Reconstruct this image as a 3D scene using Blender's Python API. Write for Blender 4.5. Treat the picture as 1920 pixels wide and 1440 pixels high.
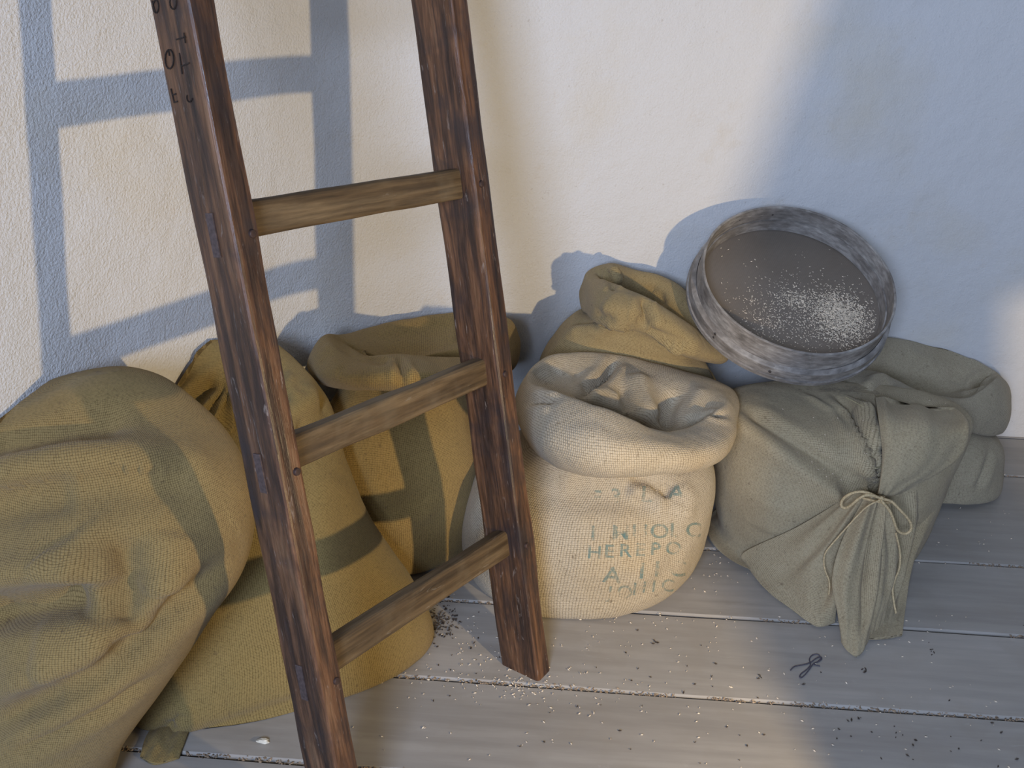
import bpy, bmesh, math, random
import numpy as np
from mathutils import Vector, Matrix, noise
from mathutils.bvhtree import BVHTree

random.seed(7)
RNG = np.random.default_rng(7)
for o in list(bpy.data.objects):
    bpy.data.objects.remove(o)
scene = bpy.context.scene
COL = scene.collection

# ------------------------------------------------------------------ camera
FPX, PITCH, CAMH = 1884.0, math.radians(25.0), 1.33
cam_d = bpy.data.cameras.new('camera')
cam_d.sensor_width = 36.0
cam_d.lens = 36.0 * FPX / 1920.0
cam_d.clip_start = 0.02
cam = bpy.data.objects.new('camera', cam_d)
cam.location = (0, 0, CAMH)
cam.rotation_euler = (math.pi / 2 - PITCH, 0, 0)
COL.objects.link(cam)
scene.camera = cam

# ------------------------------------------------------------------ world, light, exposure
world = bpy.data.worlds.new('world')
scene.world = world
world.use_nodes = True
world.node_tree.nodes['Background'].inputs[0].default_value = (0.72, 0.84, 1.0, 1)
world.node_tree.nodes['Background'].inputs[1].default_value = 0.10
scene.view_settings.view_transform = 'Standard'
scene.view_settings.look = 'None'
scene.view_settings.exposure = 0.0
scene.view_settings.gamma = 1.0
scene.view_settings.use_curve_mapping = False

LAMP = Vector((0.75, 0.50, 0.56))
ld = bpy.data.lights.new('warm_bulb', 'SPOT')
ld.energy = 56.0
ld.spot_size = math.radians(150)
ld.spot_blend = 0.85
ld.color = (1.0, 0.76, 0.42)
ld.shadow_soft_size = 0.016
lo = bpy.data.objects.new('warm_bulb', ld)
lo.location = LAMP
lo.rotation_euler = (Vector((0.25, 2.6, 1.05)) - LAMP).to_track_quat('-Z', 'Y').to_euler()
COL.objects.link(lo)

wd = bpy.data.lights.new('window_daylight', 'AREA')
wd.shape = 'RECTANGLE'
wd.size, wd.size_y = 0.75, 0.75
wd.energy = 84.0
wd.color = (0.56, 0.70, 1.0)
wo = bpy.data.objects.new('window_daylight', wd)
wo.location = (-0.50, -1.35, 1.65)
wo.rotation_euler = (Vector((0.75, 1.7, 0.05)) - Vector(wo.location)).to_track_quat('-Z', 'Y').to_euler()
COL.objects.link(wo)


# ------------------------------------------------------------------ pixel helpers (read a place off the photograph)
CP, SP = math.cos(PITCH), math.sin(PITCH)
def ray(px, py):
    x = (px - 960) / FPX; v = (720 - py) / FPX
    return np.array([x, CP + v * SP, -SP + v * CP])
def at_z(px, py, z=0.0):
    r = ray(px, py); t = (z - CAMH) / r[2]
    return np.array([0, 0, CAMH]) + r * t
def at_y(px, py, y):
    r = ray(px, py); t = y / r[1]
    return np.array([0, 0, CAMH]) + r * t

# ------------------------------------------------------------------ tags and object helpers
def tag(o, label=None, cat=None, group=None, kind=None):
    if label: o['label'] = label
    if cat: o['category'] = cat
    if group: o['group'] = group
    if kind: o['kind'] = kind
    return o

def link_mesh(name, me, mat=None, parent=None, smooth=True):
    o = bpy.data.objects.new(name, me)
    COL.objects.link(o)
    if mat is not None and not me.materials:
        me.materials.append(mat)
    if parent is not None:
        o.parent = parent
    if smooth:
        me.polygons.foreach_set('use_smooth', [True] * len(me.polygons))
    return o

def empty(name, loc, rot=None):
    e = bpy.data.objects.new(name, None)
    e.empty_display_size = 0.05
    e.location = loc
    if rot is not None: e.rotation_euler = rot
    COL.objects.link(e)
    return e

# ------------------------------------------------------------------ materials
def new_mat(name):
    m = bpy.data.materials.new(name); m.use_nodes = True
    nt = m.node_tree
    return m, nt, nt.nodes['Principled BSDF']

def N(nt, t, **kw):
    n = nt.nodes.new(t)
    for k, v in kw.items():
        if k.startswith('i_'):
            key = k[2:]
            key = int(key) if key.isdigit() else key.replace('_', ' ')
            n.inputs[key].default_value = v
        else:
            setattr(n, k, v)
    return n

def math_n(nt, op, a, b=None, clamp=False):
    n = nt.nodes.new('ShaderNodeMath'); n.operation = op; n.use_clamp = clamp
    for i, s in enumerate((a, b)):
        if s is None: continue
        if isinstance(s, (int, float)): n.inputs[i].default_value = s
        else: nt.links.new(s, n.inputs[i])
    return n.outputs[0]

def mix_n(nt, f, a, b, mode='MIX'):
    n = nt.nodes.new('ShaderNodeMix'); n.data_type = 'RGBA'; n.blend_type = mode
    for i, s in ((0, f), (6, a), (7, b)):
        if isinstance(s, (int, float)): n.inputs[i].default_value = s
        elif isinstance(s, tuple): n.inputs[i].default_value = (*s, 1)
        else: nt.links.new(s, n.inputs[i])
    return n.outputs[2]

def ramp_n(nt, s, stops):
    n = nt.nodes.new('ShaderNodeValToRGB')
    e = n.color_ramp.elements
    while len(e) < len(stops): e.new(0.5)
    for el, (p, c) in zip(e, stops):
        el.position = p
        el.color = (*c, 1) if isinstance(c, tuple) else (c, c, c, 1)
    nt.links.new(s, n.inputs[0])
    return n.outputs[0]

def burlap(name, base, pitch=0.0042, warm=(0.30, 0.205, 0.075), depth=1.0, stain=0.5):
    m, nt, bs = new_mat(name)
    uv = N(nt, 'ShaderNodeUVMap')
    tc = N(nt, 'ShaderNodeTexCoord')
    wob = N(nt, 'ShaderNodeTexNoise', i_Scale=22.0, i_Detail=2.0)
    nt.links.new(tc.outputs['Object'], wob.inputs['Vector'])
    sub = N(nt, 'ShaderNodeVectorMath', operation='SUBTRACT'); sub.inputs[1].default_value = (.5, .5, .5)
    nt.links.new(wob.outputs['Color'], sub.inputs[0])
    scl = N(nt, 'ShaderNodeVectorMath', operation='SCALE'); scl.inputs['Scale'].default_value = 0.004
    nt.links.new(sub.outputs[0], scl.inputs[0])
    add = N(nt, 'ShaderNodeVectorMath', operation='ADD')
    nt.links.new(uv.outputs[0], add.inputs[0]); nt.links.new(scl.outputs[0], add.inputs[1])
    sep = N(nt, 'ShaderNodeSeparateXYZ'); nt.links.new(add.outputs[0], sep.inputs[0])
    k = math.pi / pitch
    su = math_n(nt, 'SINE', math_n(nt, 'MULTIPLY', sep.outputs[0], k))
    sv = math_n(nt, 'SINE', math_n(nt, 'MULTIPLY', sep.outputs[1], k))
    au = math_n(nt, 'ABSOLUTE', su); av = math_n(nt, 'ABSOLUTE', sv)
    prod = math_n(nt, 'MULTIPLY', su, sv)
    h = math_n(nt, 'ADD', math_n(nt, 'MULTIPLY', math_n(nt, 'MULTIPLY', au, av), 0.7),
               math_n(nt, 'MULTIPLY', prod, 0.18))
    # uneven yarn
    yarn = N(nt, 'ShaderNodeTexNoise', i_Scale=260.0, i_Detail=2.0)
    nt.links.new(tc.outputs['Object'], yarn.inputs['Vector'])
    h = math_n(nt, 'ADD', h, math_n(nt, 'MULTIPLY', yarn.outputs['Fac'], 0.6))
    big = N(nt, 'ShaderNodeTexNoise', i_Scale=5.5, i_Detail=4.0, i_Roughness=0.6)
    nt.links.new(tc.outputs['Object'], big.inputs['Vector'])
    bigr = ramp_n(nt, big.outputs['Fac'], [(0.40, 0.0), (0.68, 1.0)])
    c = mix_n(nt, math_n(nt, 'MULTIPLY', bigr, stain), tuple(base), tuple(warm))
    hole = ramp_n(nt, h, [(0.22, 0.0), (0.62, 1.0)])
    dark = mix_n(nt, 1.0, c, (0.50, 0.46, 0.42), 'MULTIPLY')
    light = mix_n(nt, 1.0, c, (1.22, 1.2, 1.2), 'MULTIPLY')
    c2 = mix_n(nt, hole, dark, light)
    sp = N(nt, 'ShaderNodeTexNoise', i_Scale=70.0, i_Detail=3.0)
    nt.links.new(tc.outputs['Object'], sp.inputs['Vector'])
    spr = ramp_n(nt, sp.outputs['Fac'], [(0.66, 0.0), (0.76, 1.0)])
    c3 = mix_n(nt, math_n(nt, 'MULTIPLY', spr, 0.45), c2, (0.10, 0.065, 0.035))
    nt.links.new(c3, bs.inputs['Base Color'])
    bs.inputs['Roughness'].default_value = 0.95
    bs.inputs['Specular IOR Level'].default_value = 0.12
    bs.inputs['Sheen Weight'].default_value = 0.12
    bs.inputs['Sheen Roughness'].default_value = 0.6
    med = N(nt, 'ShaderNodeTexNoise', i_Scale=16.0, i_Detail=5.0, i_Roughness=0.6)
    nt.links.new(tc.outputs['Object'], med.inputs['Vector'])
    b1 = N(nt, 'ShaderNodeBump', i_Strength=0.35, i_Distance=0.010)
    nt.links.new(med.outputs['Fac'], b1.inputs['Height'])
    b2 = N(nt, 'ShaderNodeBump', i_Strength=0.55 * depth, i_Distance=0.0014)
    nt.links.new(h, b2.inputs['Height']); nt.links.new(b1.outputs[0], b2.inputs['Normal'])
    nt.links.new(b2.outputs[0], bs.inputs['Normal'])
    return m

BASE = (0.47, 0.36, 0.20)
M_SACK_BIG = burlap('burlap_tan', (0.235, 0.170, 0.070), 0.0030, stain=0.55)
M_SACK_LEAN = burlap('burlap_olive', (0.245, 0.183, 0.070), 0.0026, stain=0.35, depth=0.7)
M_SACK_ROLL = burlap('burlap_ochre', (0.285, 0.200, 0.072), 0.0034, stain=0.4)
M_SACK_PRINT = burlap('burlap_light_coarse', (0.45, 0.39, 0.285), 0.0044, warm=(0.42, 0.30, 0.13), stain=0.35, depth=1.25)
M_SACK_BACK = burlap('burlap_brown', (0.32, 0.25, 0.125), 0.0032, stain=0.3, depth=0.8)
M_SACK_TIED = burlap('burlap_grey_tan', (0.44, 0.37, 0.235), 0.0026, warm=(0.29, 0.21, 0.105), stain=0.4, depth=0.6)
M_SACK_FAR = burlap('burlap_grey', (0.42, 0.365, 0.25), 0.0026, warm=(0.30, 0.235, 0.14), stain=0.3, depth=0.6)

def plaster():
    m, nt, bs = new_mat('lime_plaster')
    tc = N(nt, 'ShaderNodeTexCoord')
    P = tc.outputs['Object']
    n1 = N(nt, 'ShaderNodeTexNoise', i_Scale=2.2, i_Detail=5.0, i_Roughness=0.6); nt.links.new(P, n1.inputs['Vector'])
    f1 = ramp_n(nt, n1.outputs['Fac'], [(0.50, 0.0), (0.72, 1.0)])
    c = mix_n(nt, math_n(nt, 'MULTIPLY', f1, 0.55), (0.80, 0.785, 0.765), (0.76, 0.68, 0.53))
    n2 = N(nt, 'ShaderNodeTexNoise', i_Scale=7.0, i_Detail=6.0, i_Roughness=0.65); nt.links.new(P, n2.inputs['Vector'])
    f2 = ramp_n(nt, n2.outputs['Fac'], [(0.60, 0.0), (0.74, 1.0)])
    c = mix_n(nt, math_n(nt, 'MULTIPLY', f2, 0.35), c, (0.70, 0.60, 0.45))
    n3 = N(nt, 'ShaderNodeTexNoise', i_Scale=90.0, i_Detail=3.0); nt.links.new(P, n3.inputs['Vector'])
    f3 = ramp_n(nt, n3.outputs['Fac'], [(0.70, 0.0), (0.78, 1.0)])
    c = mix_n(nt, math_n(nt, 'MULTIPLY', f3, 0.35), c, (0.45, 0.38, 0.30))
    nt.links.new(c, bs.inputs['Base Color'])
    bs.inputs['Roughness'].default_value = 0.92
    bs.inputs['Specular IOR Level'].default_value = 0.2
    g = N(nt, 'ShaderNodeTexNoise', i_Scale=210.0, i_Detail=4.0, i_Roughness=0.6); nt.links.new(P, g.inputs['Vector'])
    gr = ramp_n(nt, g.outputs['Fac'], [(0.35, 0.0), (0.75, 1.0)])
    g2 = N(nt, 'ShaderNodeTexNoise', i_Scale=60.0, i_Detail=4.0, i_Roughness=0.6); nt.links.new(P, g2.inputs['Vector'])
    g3 = N(nt, 'ShaderNodeTexNoise', i_Scale=6.0, i_Detail=3.0); nt.links.new(P, g3.inputs['Vector'])
    # plaster is rougher on the left part of the wall
    sx = N(nt, 'ShaderNodeSeparateXYZ'); nt.links.new(P, sx.inputs[0])
    mr = N(nt, 'ShaderNodeMapRange', i_1=-0.7, i_2=0.9, i_3=1.0, i_4=0.35); nt.links.new(sx.outputs[0], mr.inputs[0])
    b3 = N(nt, 'ShaderNodeBump', i_Strength=0.4, i_Distance=0.03); nt.links.new(g3.outputs['Fac'], b3.inputs['Height'])
    b2 = N(nt, 'ShaderNodeBump', i_Strength=0.4, i_Distance=0.004); nt.links.new(g2.outputs['Fac'], b2.inputs['Height'])
    nt.links.new(b3.outputs[0], b2.inputs['Normal'])
    b1 = N(nt, 'ShaderNodeBump', i_Distance=0.0016); nt.links.new(gr, b1.inputs['Height'])
    nt.links.new(mr.outputs[0], b1.inputs['Strength']); nt.links.new(b2.outputs[0], b1.inputs['Normal'])
    nt.links.new(b1.outputs[0], bs.inputs['Normal'])
    return m
M_WALL = plaster()

def wood(name, stops, scale=(26, 26, 1.6), rough=0.45, bump=0.5, patch=(0.05, 0.03, 0.03), patch_amt=0.6,
         scratch=(0.45, 0.38, 0.33), scratch_amt=0.35, spec=0.4, rand=0.0, fine=0.38):
    m, nt, bs = new_mat(name)
    tc = N(nt, 'ShaderNodeTexCoord')
    oi = N(nt, 'ShaderNodeObjectInfo')
    cmb = N(nt, 'ShaderNodeCombineXYZ')
    r10 = math_n(nt, 'MULTIPLY', oi.outputs['Random'], 17.0)
    for i in range(3): nt.links.new(r10, cmb.inputs[i])
    ad = N(nt, 'ShaderNodeVectorMath', operation='ADD')
    nt.links.new(tc.outputs['Object'], ad.inputs[0]); nt.links.new(cmb.outputs[0], ad.inputs[1])
    mp = N(nt, 'ShaderNodeMapping'); mp.inputs['Scale'].default_value = scale
    nt.links.new(ad.outputs[0], mp.inputs['Vector'])
    g = N(nt, 'ShaderNodeTexNoise', i_Scale=1.0, i_Detail=6.0, i_Roughness=0.62, i_Distortion=0.5)
    nt.links.new(mp.outputs[0], g.inputs['Vector'])
    c = ramp_n(nt, g.outputs['Fac'], stops)
    mp2 = N(nt, 'ShaderNodeMapping'); mp2.inputs['Scale'].default_value = tuple(s * 4.5 for s in scale)
    nt.links.new(ad.outputs[0], mp2.inputs['Vector'])
    fi = N(nt, 'ShaderNodeTexNoise', i_Scale=1.0, i_Detail=4.0, i_Roughness=0.6)
    nt.links.new(mp2.outputs[0], fi.inputs['Vector'])
    fr = ramp_n(nt, fi.outputs['Fac'], [(0.35, 1 - fine), (0.65, 1 + fine * .4)])
    c = mix_n(nt, 1.0, c, fr, 'MULTIPLY')
    pn = N(nt, 'ShaderNodeTexNoise', i_Scale=9.0, i_Detail=4.0, i_Roughness=0.6)
    nt.links.new(ad.outputs[0], pn.inputs['Vector'])
    pf = ramp_n(nt, pn.outputs['Fac'], [(0.50, 0.0), (0.66, 1.0)])
    c = mix_n(nt, math_n(nt, 'MULTIPLY', pf, patch_amt), c, patch)
    sn = N(nt, 'ShaderNodeTexNoise', i_Scale=1.0, i_Detail=5.0, i_Roughness=0.7, i_Distortion=1.2)
    mp3 = N(nt, 'ShaderNodeMapping'); mp3.inputs['Scale'].default_value = tuple(s * 1.7 + 6 for s in scale)
    nt.links.new(ad.outputs[0], mp3.inputs['Vector']); nt.links.new(mp3.outputs[0], sn.inputs['Vector'])
    sf = ramp_n(nt, sn.outputs['Fac'], [(0.62, 0.0), (0.70, 1.0)])
    c = mix_n(nt, math_n(nt, 'MULTIPLY', sf, scratch_amt), c, scratch)
    if rand:
        hv = N(nt, 'ShaderNodeHueSaturation')
        nt.links.new(math_n(nt, 'ADD', math_n(nt, 'MULTIPLY', oi.outputs['Random'], rand), 1 - rand / 2), hv.inputs['Value'])
        nt.links.new(c, hv.inputs['Color']); c = hv.outputs[0]
    nt.links.new(c, bs.inputs['Base Color'])
    rr = N(nt, 'ShaderNodeMapRange', i_1=0.3, i_2=0.7, i_3=rough - 0.12, i_4=rough + 0.15)
    nt.links.new(fi.outputs['Fac'], rr.inputs[0]); nt.links.new(rr.outputs[0], bs.inputs['Roughness'])
    bs.inputs['Specular IOR Level'].default_value = spec
    b = N(nt, 'ShaderNodeBump', i_Strength=bump, i_Distance=0.002)
    hh = math_n(nt, 'ADD', g.outputs['Fac'], math_n(nt, 'MULTIPLY', fi.outputs['Fac'], 0.5))
    nt.links.new(hh, b.inputs['Height']); nt.links.new(b.outputs[0], bs.inputs['Normal'])
    return m

M_STILE = wood('ladder_wood', [(0.30, (0.026, 0.017, 0.014)), (0.44, (0.060, 0.033, 0.022)), (0.58, (0.150, 0.072, 0.036)), (0.74, (0.24, 0.135, 0.075))],
               scale=(48, 48, 4.2), patch=(0.030, 0.024, 0.026), patch_amt=0.7, scratch=(0.34, 0.28, 0.24), scratch_amt=0.5, rough=0.4, bump=0.8)
M_RUNG = wood('rung_wood', [(0.30, (0.045, 0.030, 0.018)), (0.5, (0.105, 0.068, 0.034)), (0.70, (0.19, 0.135, 0.075))],
              scale=(2.0, 30, 30), patch=(0.17, 0.135, 0.09), patch_amt=0.35, scratch=(0.38, 0.35, 0.30), scratch_amt=0.25, rough=0.6)
M_RUNG_Y = wood('rung_wood', [(0.30, (0.045, 0.030, 0.018)), (0.5, (0.105, 0.068, 0.034)), (0.70, (0.19, 0.135, 0.075))],
              scale=(30, 2.0, 30), patch=(0.17, 0.135, 0.09), patch_amt=0.35, scratch=(0.38, 0.35, 0.30), scratch_amt=0.25, rough=0.6)
M_FLOOR = wood('floor_board_wood', [(0.25, (0.345, 0.315, 0.28)), (0.5, (0.395, 0.365, 0.325)), (0.75, (0.43, 0.40, 0.365))],
               scale=(0.9, 9, 9), patch=(0.33, 0.29, 0.24), patch_amt=0.35, scratch=(0.50, 0.47, 0.44), scratch_amt=0.22,
               rough=0.5, bump=0.15, spec=0.35, rand=0.12, fine=0.12)
M_HOOP = wood('sieve_bentwood', [(0.30, (0.20, 0.175, 0.15)), (0.5, (0.34, 0.31, 0.28)), (0.7, (0.48, 0.45, 0.41))],
              scale=(9, 9, 30), patch=(0.14, 0.12, 0.10), patch_amt=0.5, scratch=(0.6, 0.57, 0.52), scratch_amt=0.35, rough=0.6)

def plain(name, col, rough=0.8, metal=0.0, spec=0.3, noise_amt=0.3, nscale=40.0):
    m, nt, bs = new_mat(name)
    tc = N(nt, 'ShaderNodeTexCoord')
    n = N(nt, 'ShaderNodeTexNoise', i_Scale=nscale, i_Detail=3.0); nt.links.new(tc.outputs['Object'], n.inputs['Vector'])
    v = ramp_n(nt, n.outputs['Fac'], [(0.3, 1 - noise_amt), (0.7, 1 + noise_amt)])
    c = mix_n(nt, 1.0, tuple(col), v, 'MULTIPLY')
    nt.links.new(c, bs.inputs['Base Color'])
    bs.inputs['Roughness'].default_value = rough; bs.inputs['Metallic'].default_value = metal
    bs.inputs['Specular IOR Level'].default_value = spec
    return m
M_CORD = plain('twine', (0.62, 0.47, 0.26), nscale=300)
M_STRING = plain('dark_string', (0.10, 0.09, 0.11), nscale=300)
M_GRAIN = plain('grain_kernels', (0.66, 0.50, 0.30), rough=0.6, nscale=120, noise_amt=0.45)
M_CHAFF = plain('chaff', (0.80, 0.68, 0.52), rough=0.7, nscale=160, noise_amt=0.35)
M_CRUMB = plain('dark_crumbs', (0.06, 0.045, 0.035), nscale=160)
M_IRON = plain('old_iron', (0.10, 0.09, 0.085), rough=0.5, metal=0.6, nscale=200)
M_PEG = plain('wood_peg', (0.05, 0.03, 0.025), rough=0.5, nscale=100)
M_TENON = plain('tenon_end_grain', (0.085, 0.06, 0.055), rough=0.6, nscale=200)
M_INK = plain('carved_ink', (0.03, 0.02, 0.015), rough=0.8)
M_EARTH = plain('sub_floor', (0.12, 0.085, 0.055), nscale=60)
M_STRAW = plain('straw', (0.66, 0.58, 0.34), nscale=100)
M_WHITE = plain('wood_chip', (0.75, 0.72, 0.62), nscale=80)

def stencil():
    m, nt, bs = new_mat('faded_teal_ink')
    tc = N(nt, 'ShaderNodeTexCoord')
    n = N(nt, 'ShaderNodeTexNoise', i_Scale=230.0, i_Detail=3.0); nt.links.new(tc.outputs['Object'], n.inputs['Vector'])
    n2 = N(nt, 'ShaderNodeTexNoise', i_Scale=28.0, i_Detail=3.0); nt.links.new(tc.outputs['Object'], n2.inputs['Vector'])
    s = math_n(nt, 'ADD', math_n(nt, 'MULTIPLY', n.outputs['Fac'], 0.5), math_n(nt, 'MULTIPLY', n2.outputs['Fac'], 0.9))
    a = ramp_n(nt, s, [(0.58, 0.0), (0.86, 0.62)])
    bs.inputs['Base Color'].default_value = (0.16, 0.27, 0.25, 1)
    bs.inputs['Roughness'].default_value = 0.95
    nt.links.new(a, bs.inputs['Alpha'])
    return m
M_STENCIL = stencil()

def screen():
    m, nt, bs = new_mat('sieve_wire_gauze')
    tc = N(nt, 'ShaderNodeTexCoord')
    sep = N(nt, 'ShaderNodeSeparateXYZ'); nt.links.new(tc.outputs['Object'], sep.inputs[0])
    k = math.pi / 0.0018
    a = math_n(nt, 'ABSOLUTE', math_n(nt, 'SINE', math_n(nt, 'MULTIPLY', sep.outputs[0], k)))
    b = math_n(nt, 'ABSOLUTE', math_n(nt, 'SINE', math_n(nt, 'MULTIPLY', sep.outputs[1], k)))
    h = math_n(nt, 'MULTIPLY', a, b)
    n = N(nt, 'ShaderNodeTexNoise', i_Scale=7.0, i_Detail=4.0); nt.links.new(tc.outputs['Object'], n.inputs['Vector'])
    c = mix_n(nt, n.outputs['Fac'], (0.26, 0.205, 0.15), (0.36, 0.31, 0.26))
    c = mix_n(nt, math_n(nt, 'MULTIPLY', h, 0.5), c, (0.08, 0.065, 0.05))
    nt.links.new(c, bs.inputs['Base Color'])
    bs.inputs['Roughness'].default_value = 0.55; bs.inputs['Metallic'].default_value = 0.25
    bp = N(nt, 'ShaderNodeBump', i_Strength=0.4, i_Distance=0.001); nt.links.new(h, bp.inputs['Height'])
    nt.links.new(bp.outputs[0], bs.inputs['Normal'])
    return m
M_GAUZE = screen()

# ------------------------------------------------------------------ wall (inside of a round mill tower)
WCTRL = [(-1.52, -0.10), (-1.27, 0.45), (-1.07, 0.90), (-0.885, 1.24), (-0.735, 1.565), (-0.60, 1.83), (-0.465, 2.10), (-0.24, 2.27),
         (0.01, 2.345), (0.34, 2.405), (0.70, 2.45), (1.04, 2.47), (1.40, 2.445), (1.75, 2.40), (2.10, 2.20), (2.38, 1.90)]
def wall_points():
    pts = []
    C_ = np.array(WCTRL)
    for k in range(len(C_) - 1):
        p0, p1, p2, p3 = C_[max(k - 1, 0)], C_[k], C_[k + 1], C_[min(k + 2, len(C_) - 1)]
        for j in range(12):
            f = j / 12
            pts.append(Vector(0.5 * (2 * p1 + (p2 - p0) * f + (2 * p0 - 5 * p1 + 4 * p2 - p3) * f ** 2 + (3 * p1 - p0 - 3 * p2 + p3) * f ** 3)))
    pts.append(Vector(C_[-1]))
    return pts
WP = wall_points()
WPA = np.array([[p.x, p.y] for p in WP])
_seg = WPA[1:] - WPA[:-1]
_nl = np.stack([_seg[:, 1], -_seg[:, 0]], 1); _nl /= np.linalg.norm(_nl, axis=1)[:, None]   # points into the room
BATTER = 0.12      # the tower narrows upwards
def wall_clamp(V, gap=0.006):
    """push mesh points that would sit inside the wall back into the room"""
    mids = (WPA[1:] + WPA[:-1]) / 2
    d = ((V[:, None, :2] - mids[None]) ** 2).sum(2)
    i = d.argmin(1)
    s = ((V[:, :2] - mids[i]) * _nl[i]).sum(1) - BATTER * (V[:, 2] - .5)
    bad = s < gap
    V[bad, :2] += _nl[i[bad]] * (gap - s[bad])[:, None]
    return V

def make_wall():
    H, T, nz = 2.7, 0.35, 60
    bm = bmesh.new()
    inner, outer = [], []
    npt = len(WP)
    for i, p in enumerate(WP):
        n = Vector(_nl[min(i, npt - 2)])
        ci, co = [], []
        for j in range(nz + 1):
            z = -0.03 + (H + 0.03) * j / nz
            q = BATTER * (z - .5) + 0.010 * noise.noise(Vector((p.x * 2.2, p.y * 2.2, z * 2.2)))
            ci.append(bm.verts.new((p.x + n.x * q, p.y + n.y * q, z)))
        for z in (-0.03, H):
            co.append(bm.verts.new((p.x - n.x * T, p.y - n.y * T, z)))
        inner.append(ci); outer.append(co)
    for i in range(npt - 1):
        for j in range(nz):
            bm.faces.new((inner[i][j], inner[i + 1][j], inner[i + 1][j + 1], inner[i][j + 1]))
        bm.faces.new((outer[i][0], outer[i][1], outer[i + 1][1], outer[i + 1][0]))
        bm.faces.new((inner[i][nz], inner[i + 1][nz], outer[i + 1][1], outer[i][1]))
    me = bpy.data.meshes.new('wall_back'); bm.to_mesh(me); bm.free()
    o = link_mesh('wall_back', me, M_WALL)
    tag(o, 'curved whitewashed plaster wall of a round tower', kind='structure')
    return o
make_wall()

# ------------------------------------------------------------------ floor: boards with recessed, littered joints
JB0, JB1 = at_z(780, 1270), at_z(1920, 1350)
bdir = JB1 - JB0; bdir /= np.linalg.norm(bdir)
bperp = np.array([-bdir[1], bdir[0], 0.0])
BANG = math.atan2(bdir[1], bdir[0])
def joff(px, py): return float((at_z(px, py) - JB0) @ bperp)
offs = [0.0, joff(1550, 1170), joff(1800, 1056), joff(1900, 893)]
print('joint offsets', offs)
front = joff(460, 1422)
def make_floor():
    me = bpy.data.meshes.new('floor')
    bm = bmesh.new()
    vs = [bm.verts.new(v) for v in ((-1.6, -1.2, -0.022), (2.7, -1.2, -0.022), (2.7, 3.1, -0.022), (-1.6, 3.1, -0.022))]
    bm.faces.new(vs)
    r = bmesh.ops.extrude_face_region(bm, geom=bm.faces[:])
    for v in [g for g in r['geom'] if isinstance(g, bmesh.types.BMVert)]: v.co.z -= 0.03
    bmesh.ops.recalc_face_normals(bm, faces=bm.faces)
    bm.to_mesh(me); bm.free()
    fl = link_mesh('floor', me, M_EARTH, smooth=False)
    tag(fl, 'floor of wide pale worn boards littered with grain', kind='structure')
    edges = [front - 0.42 - 0.24 * k for k in range(4, -1, -1)] + [front - 0.20, front] + offs
    edges = sorted(edges) + [offs[-1] + 0.22, offs[-1] + 0.45, offs[-1] + 0.7]
    rot = Matrix.Rotation(BANG, 4, 'Z')
    for a, b in zip(edges[:-1], edges[1:]):
        gap = 0.0034
        w = b - a - 2 * gap
        # long board, slightly wavy edges
        bm = bmesh.new(); n = 60
        rows = []
        x0, x1 = -1.9, 2.6
        for k in range(n + 1):
            x = x0 + (x1 - x0) * k / n
            e0 = 0.0022 * noise.noise(Vector((x * 3, a * 9, 0))); e1 = 0.0022 * noise.noise(Vector((x * 3, b * 9, 5)))
            zt = 0.0008 * noise.noise(Vector((x * 1.5, a * 5, 9)))
            prof = [(-w / 2 + e0, -0.021), (-w / 2 + e0, -0.003), (-w / 2 + e0 + 0.003, zt), (w / 2 + e1 - 0.003, zt), (w / 2 + e1, -0.003), (w / 2 + e1, -0.021)]
            rows.append([bm.verts.new((x, y, z)) for y, z in prof])
        for r0, r1 in zip(rows[:-1], rows[1:]):
            for j in range(5): bm.faces.new((r0[j], r1[j], r1[j + 1], r0[j + 1]))
        bm.faces.new(rows[0]); bm.faces.new(rows[-1][::-1])
        bmesh.ops.recalc_face_normals(bm, faces=bm.faces)
        me = bpy.data.meshes.new('floor_board'); bm.to_mesh(me); bm.free()
        c = JB0 + bperp * (a + b) / 2
        o = link_mesh('floor_board', me, M_FLOOR, fl, smooth=False)
        o.location = (c[0], c[1], 0); o.rotation_euler = (0, 0, BANG)
    return fl
FLOOR = make_floor()

# ------------------------------------------------------------------ loft machinery for cloth
def cr_closed(P, n):
    P = np.asarray(P, float); K = len(P)
    t = np.arange(n) / n * K; i = np.floor(t).astype(int); f = (t - i)[:, None]
    p0, p1, p2, p3 = P[(i - 1) % K], P[i % K], P[(i + 1) % K], P[(i + 2) % K]
    return 0.5 * (2 * p1 + (p2 - p0) * f + (2 * p0 - 5 * p1 + 4 * p2 - p3) * f ** 2 + (3 * p1 - p0 - 3 * p2 + p3) * f ** 3)

def ell(C, A, B, n=2.3, K=24, dz=(0, 0, 0, 0)):
    """ring round C; A = half axis to the right, B = half axis to the back; dz = lift of right, back, left, front"""
    C, A, B = np.array(C, float), np.array(A, float), np.array(B, float)
    if len(A) == 2: A = np.append(A, 0.0)
    if len(B) == 2: B = np.append(B, 0.0)
    out = []
    for k in range(K):
        th = 2 * math.pi * k / K; c, s = math.cos(th), math.sin(th)
        cc = math.copysign(abs(c) ** (2 / n), c); ss = math.copysign(abs(s) ** (2 / n), s)
        p = C + A * cc + B * ss
        p[2] += max(c, 0) ** 2 * dz[0] + max(s, 0) ** 2 * dz[1] + max(-c, 0) ** 2 * dz[2] + max(-s, 0) ** 2 * dz[3]
        out.append(p)
    return out

def pix(L):
    """ring from photograph readings (px, py, distance y): right, back-right, back, ... , front-right"""
    return [at_y(*q) for q in L]

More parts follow.
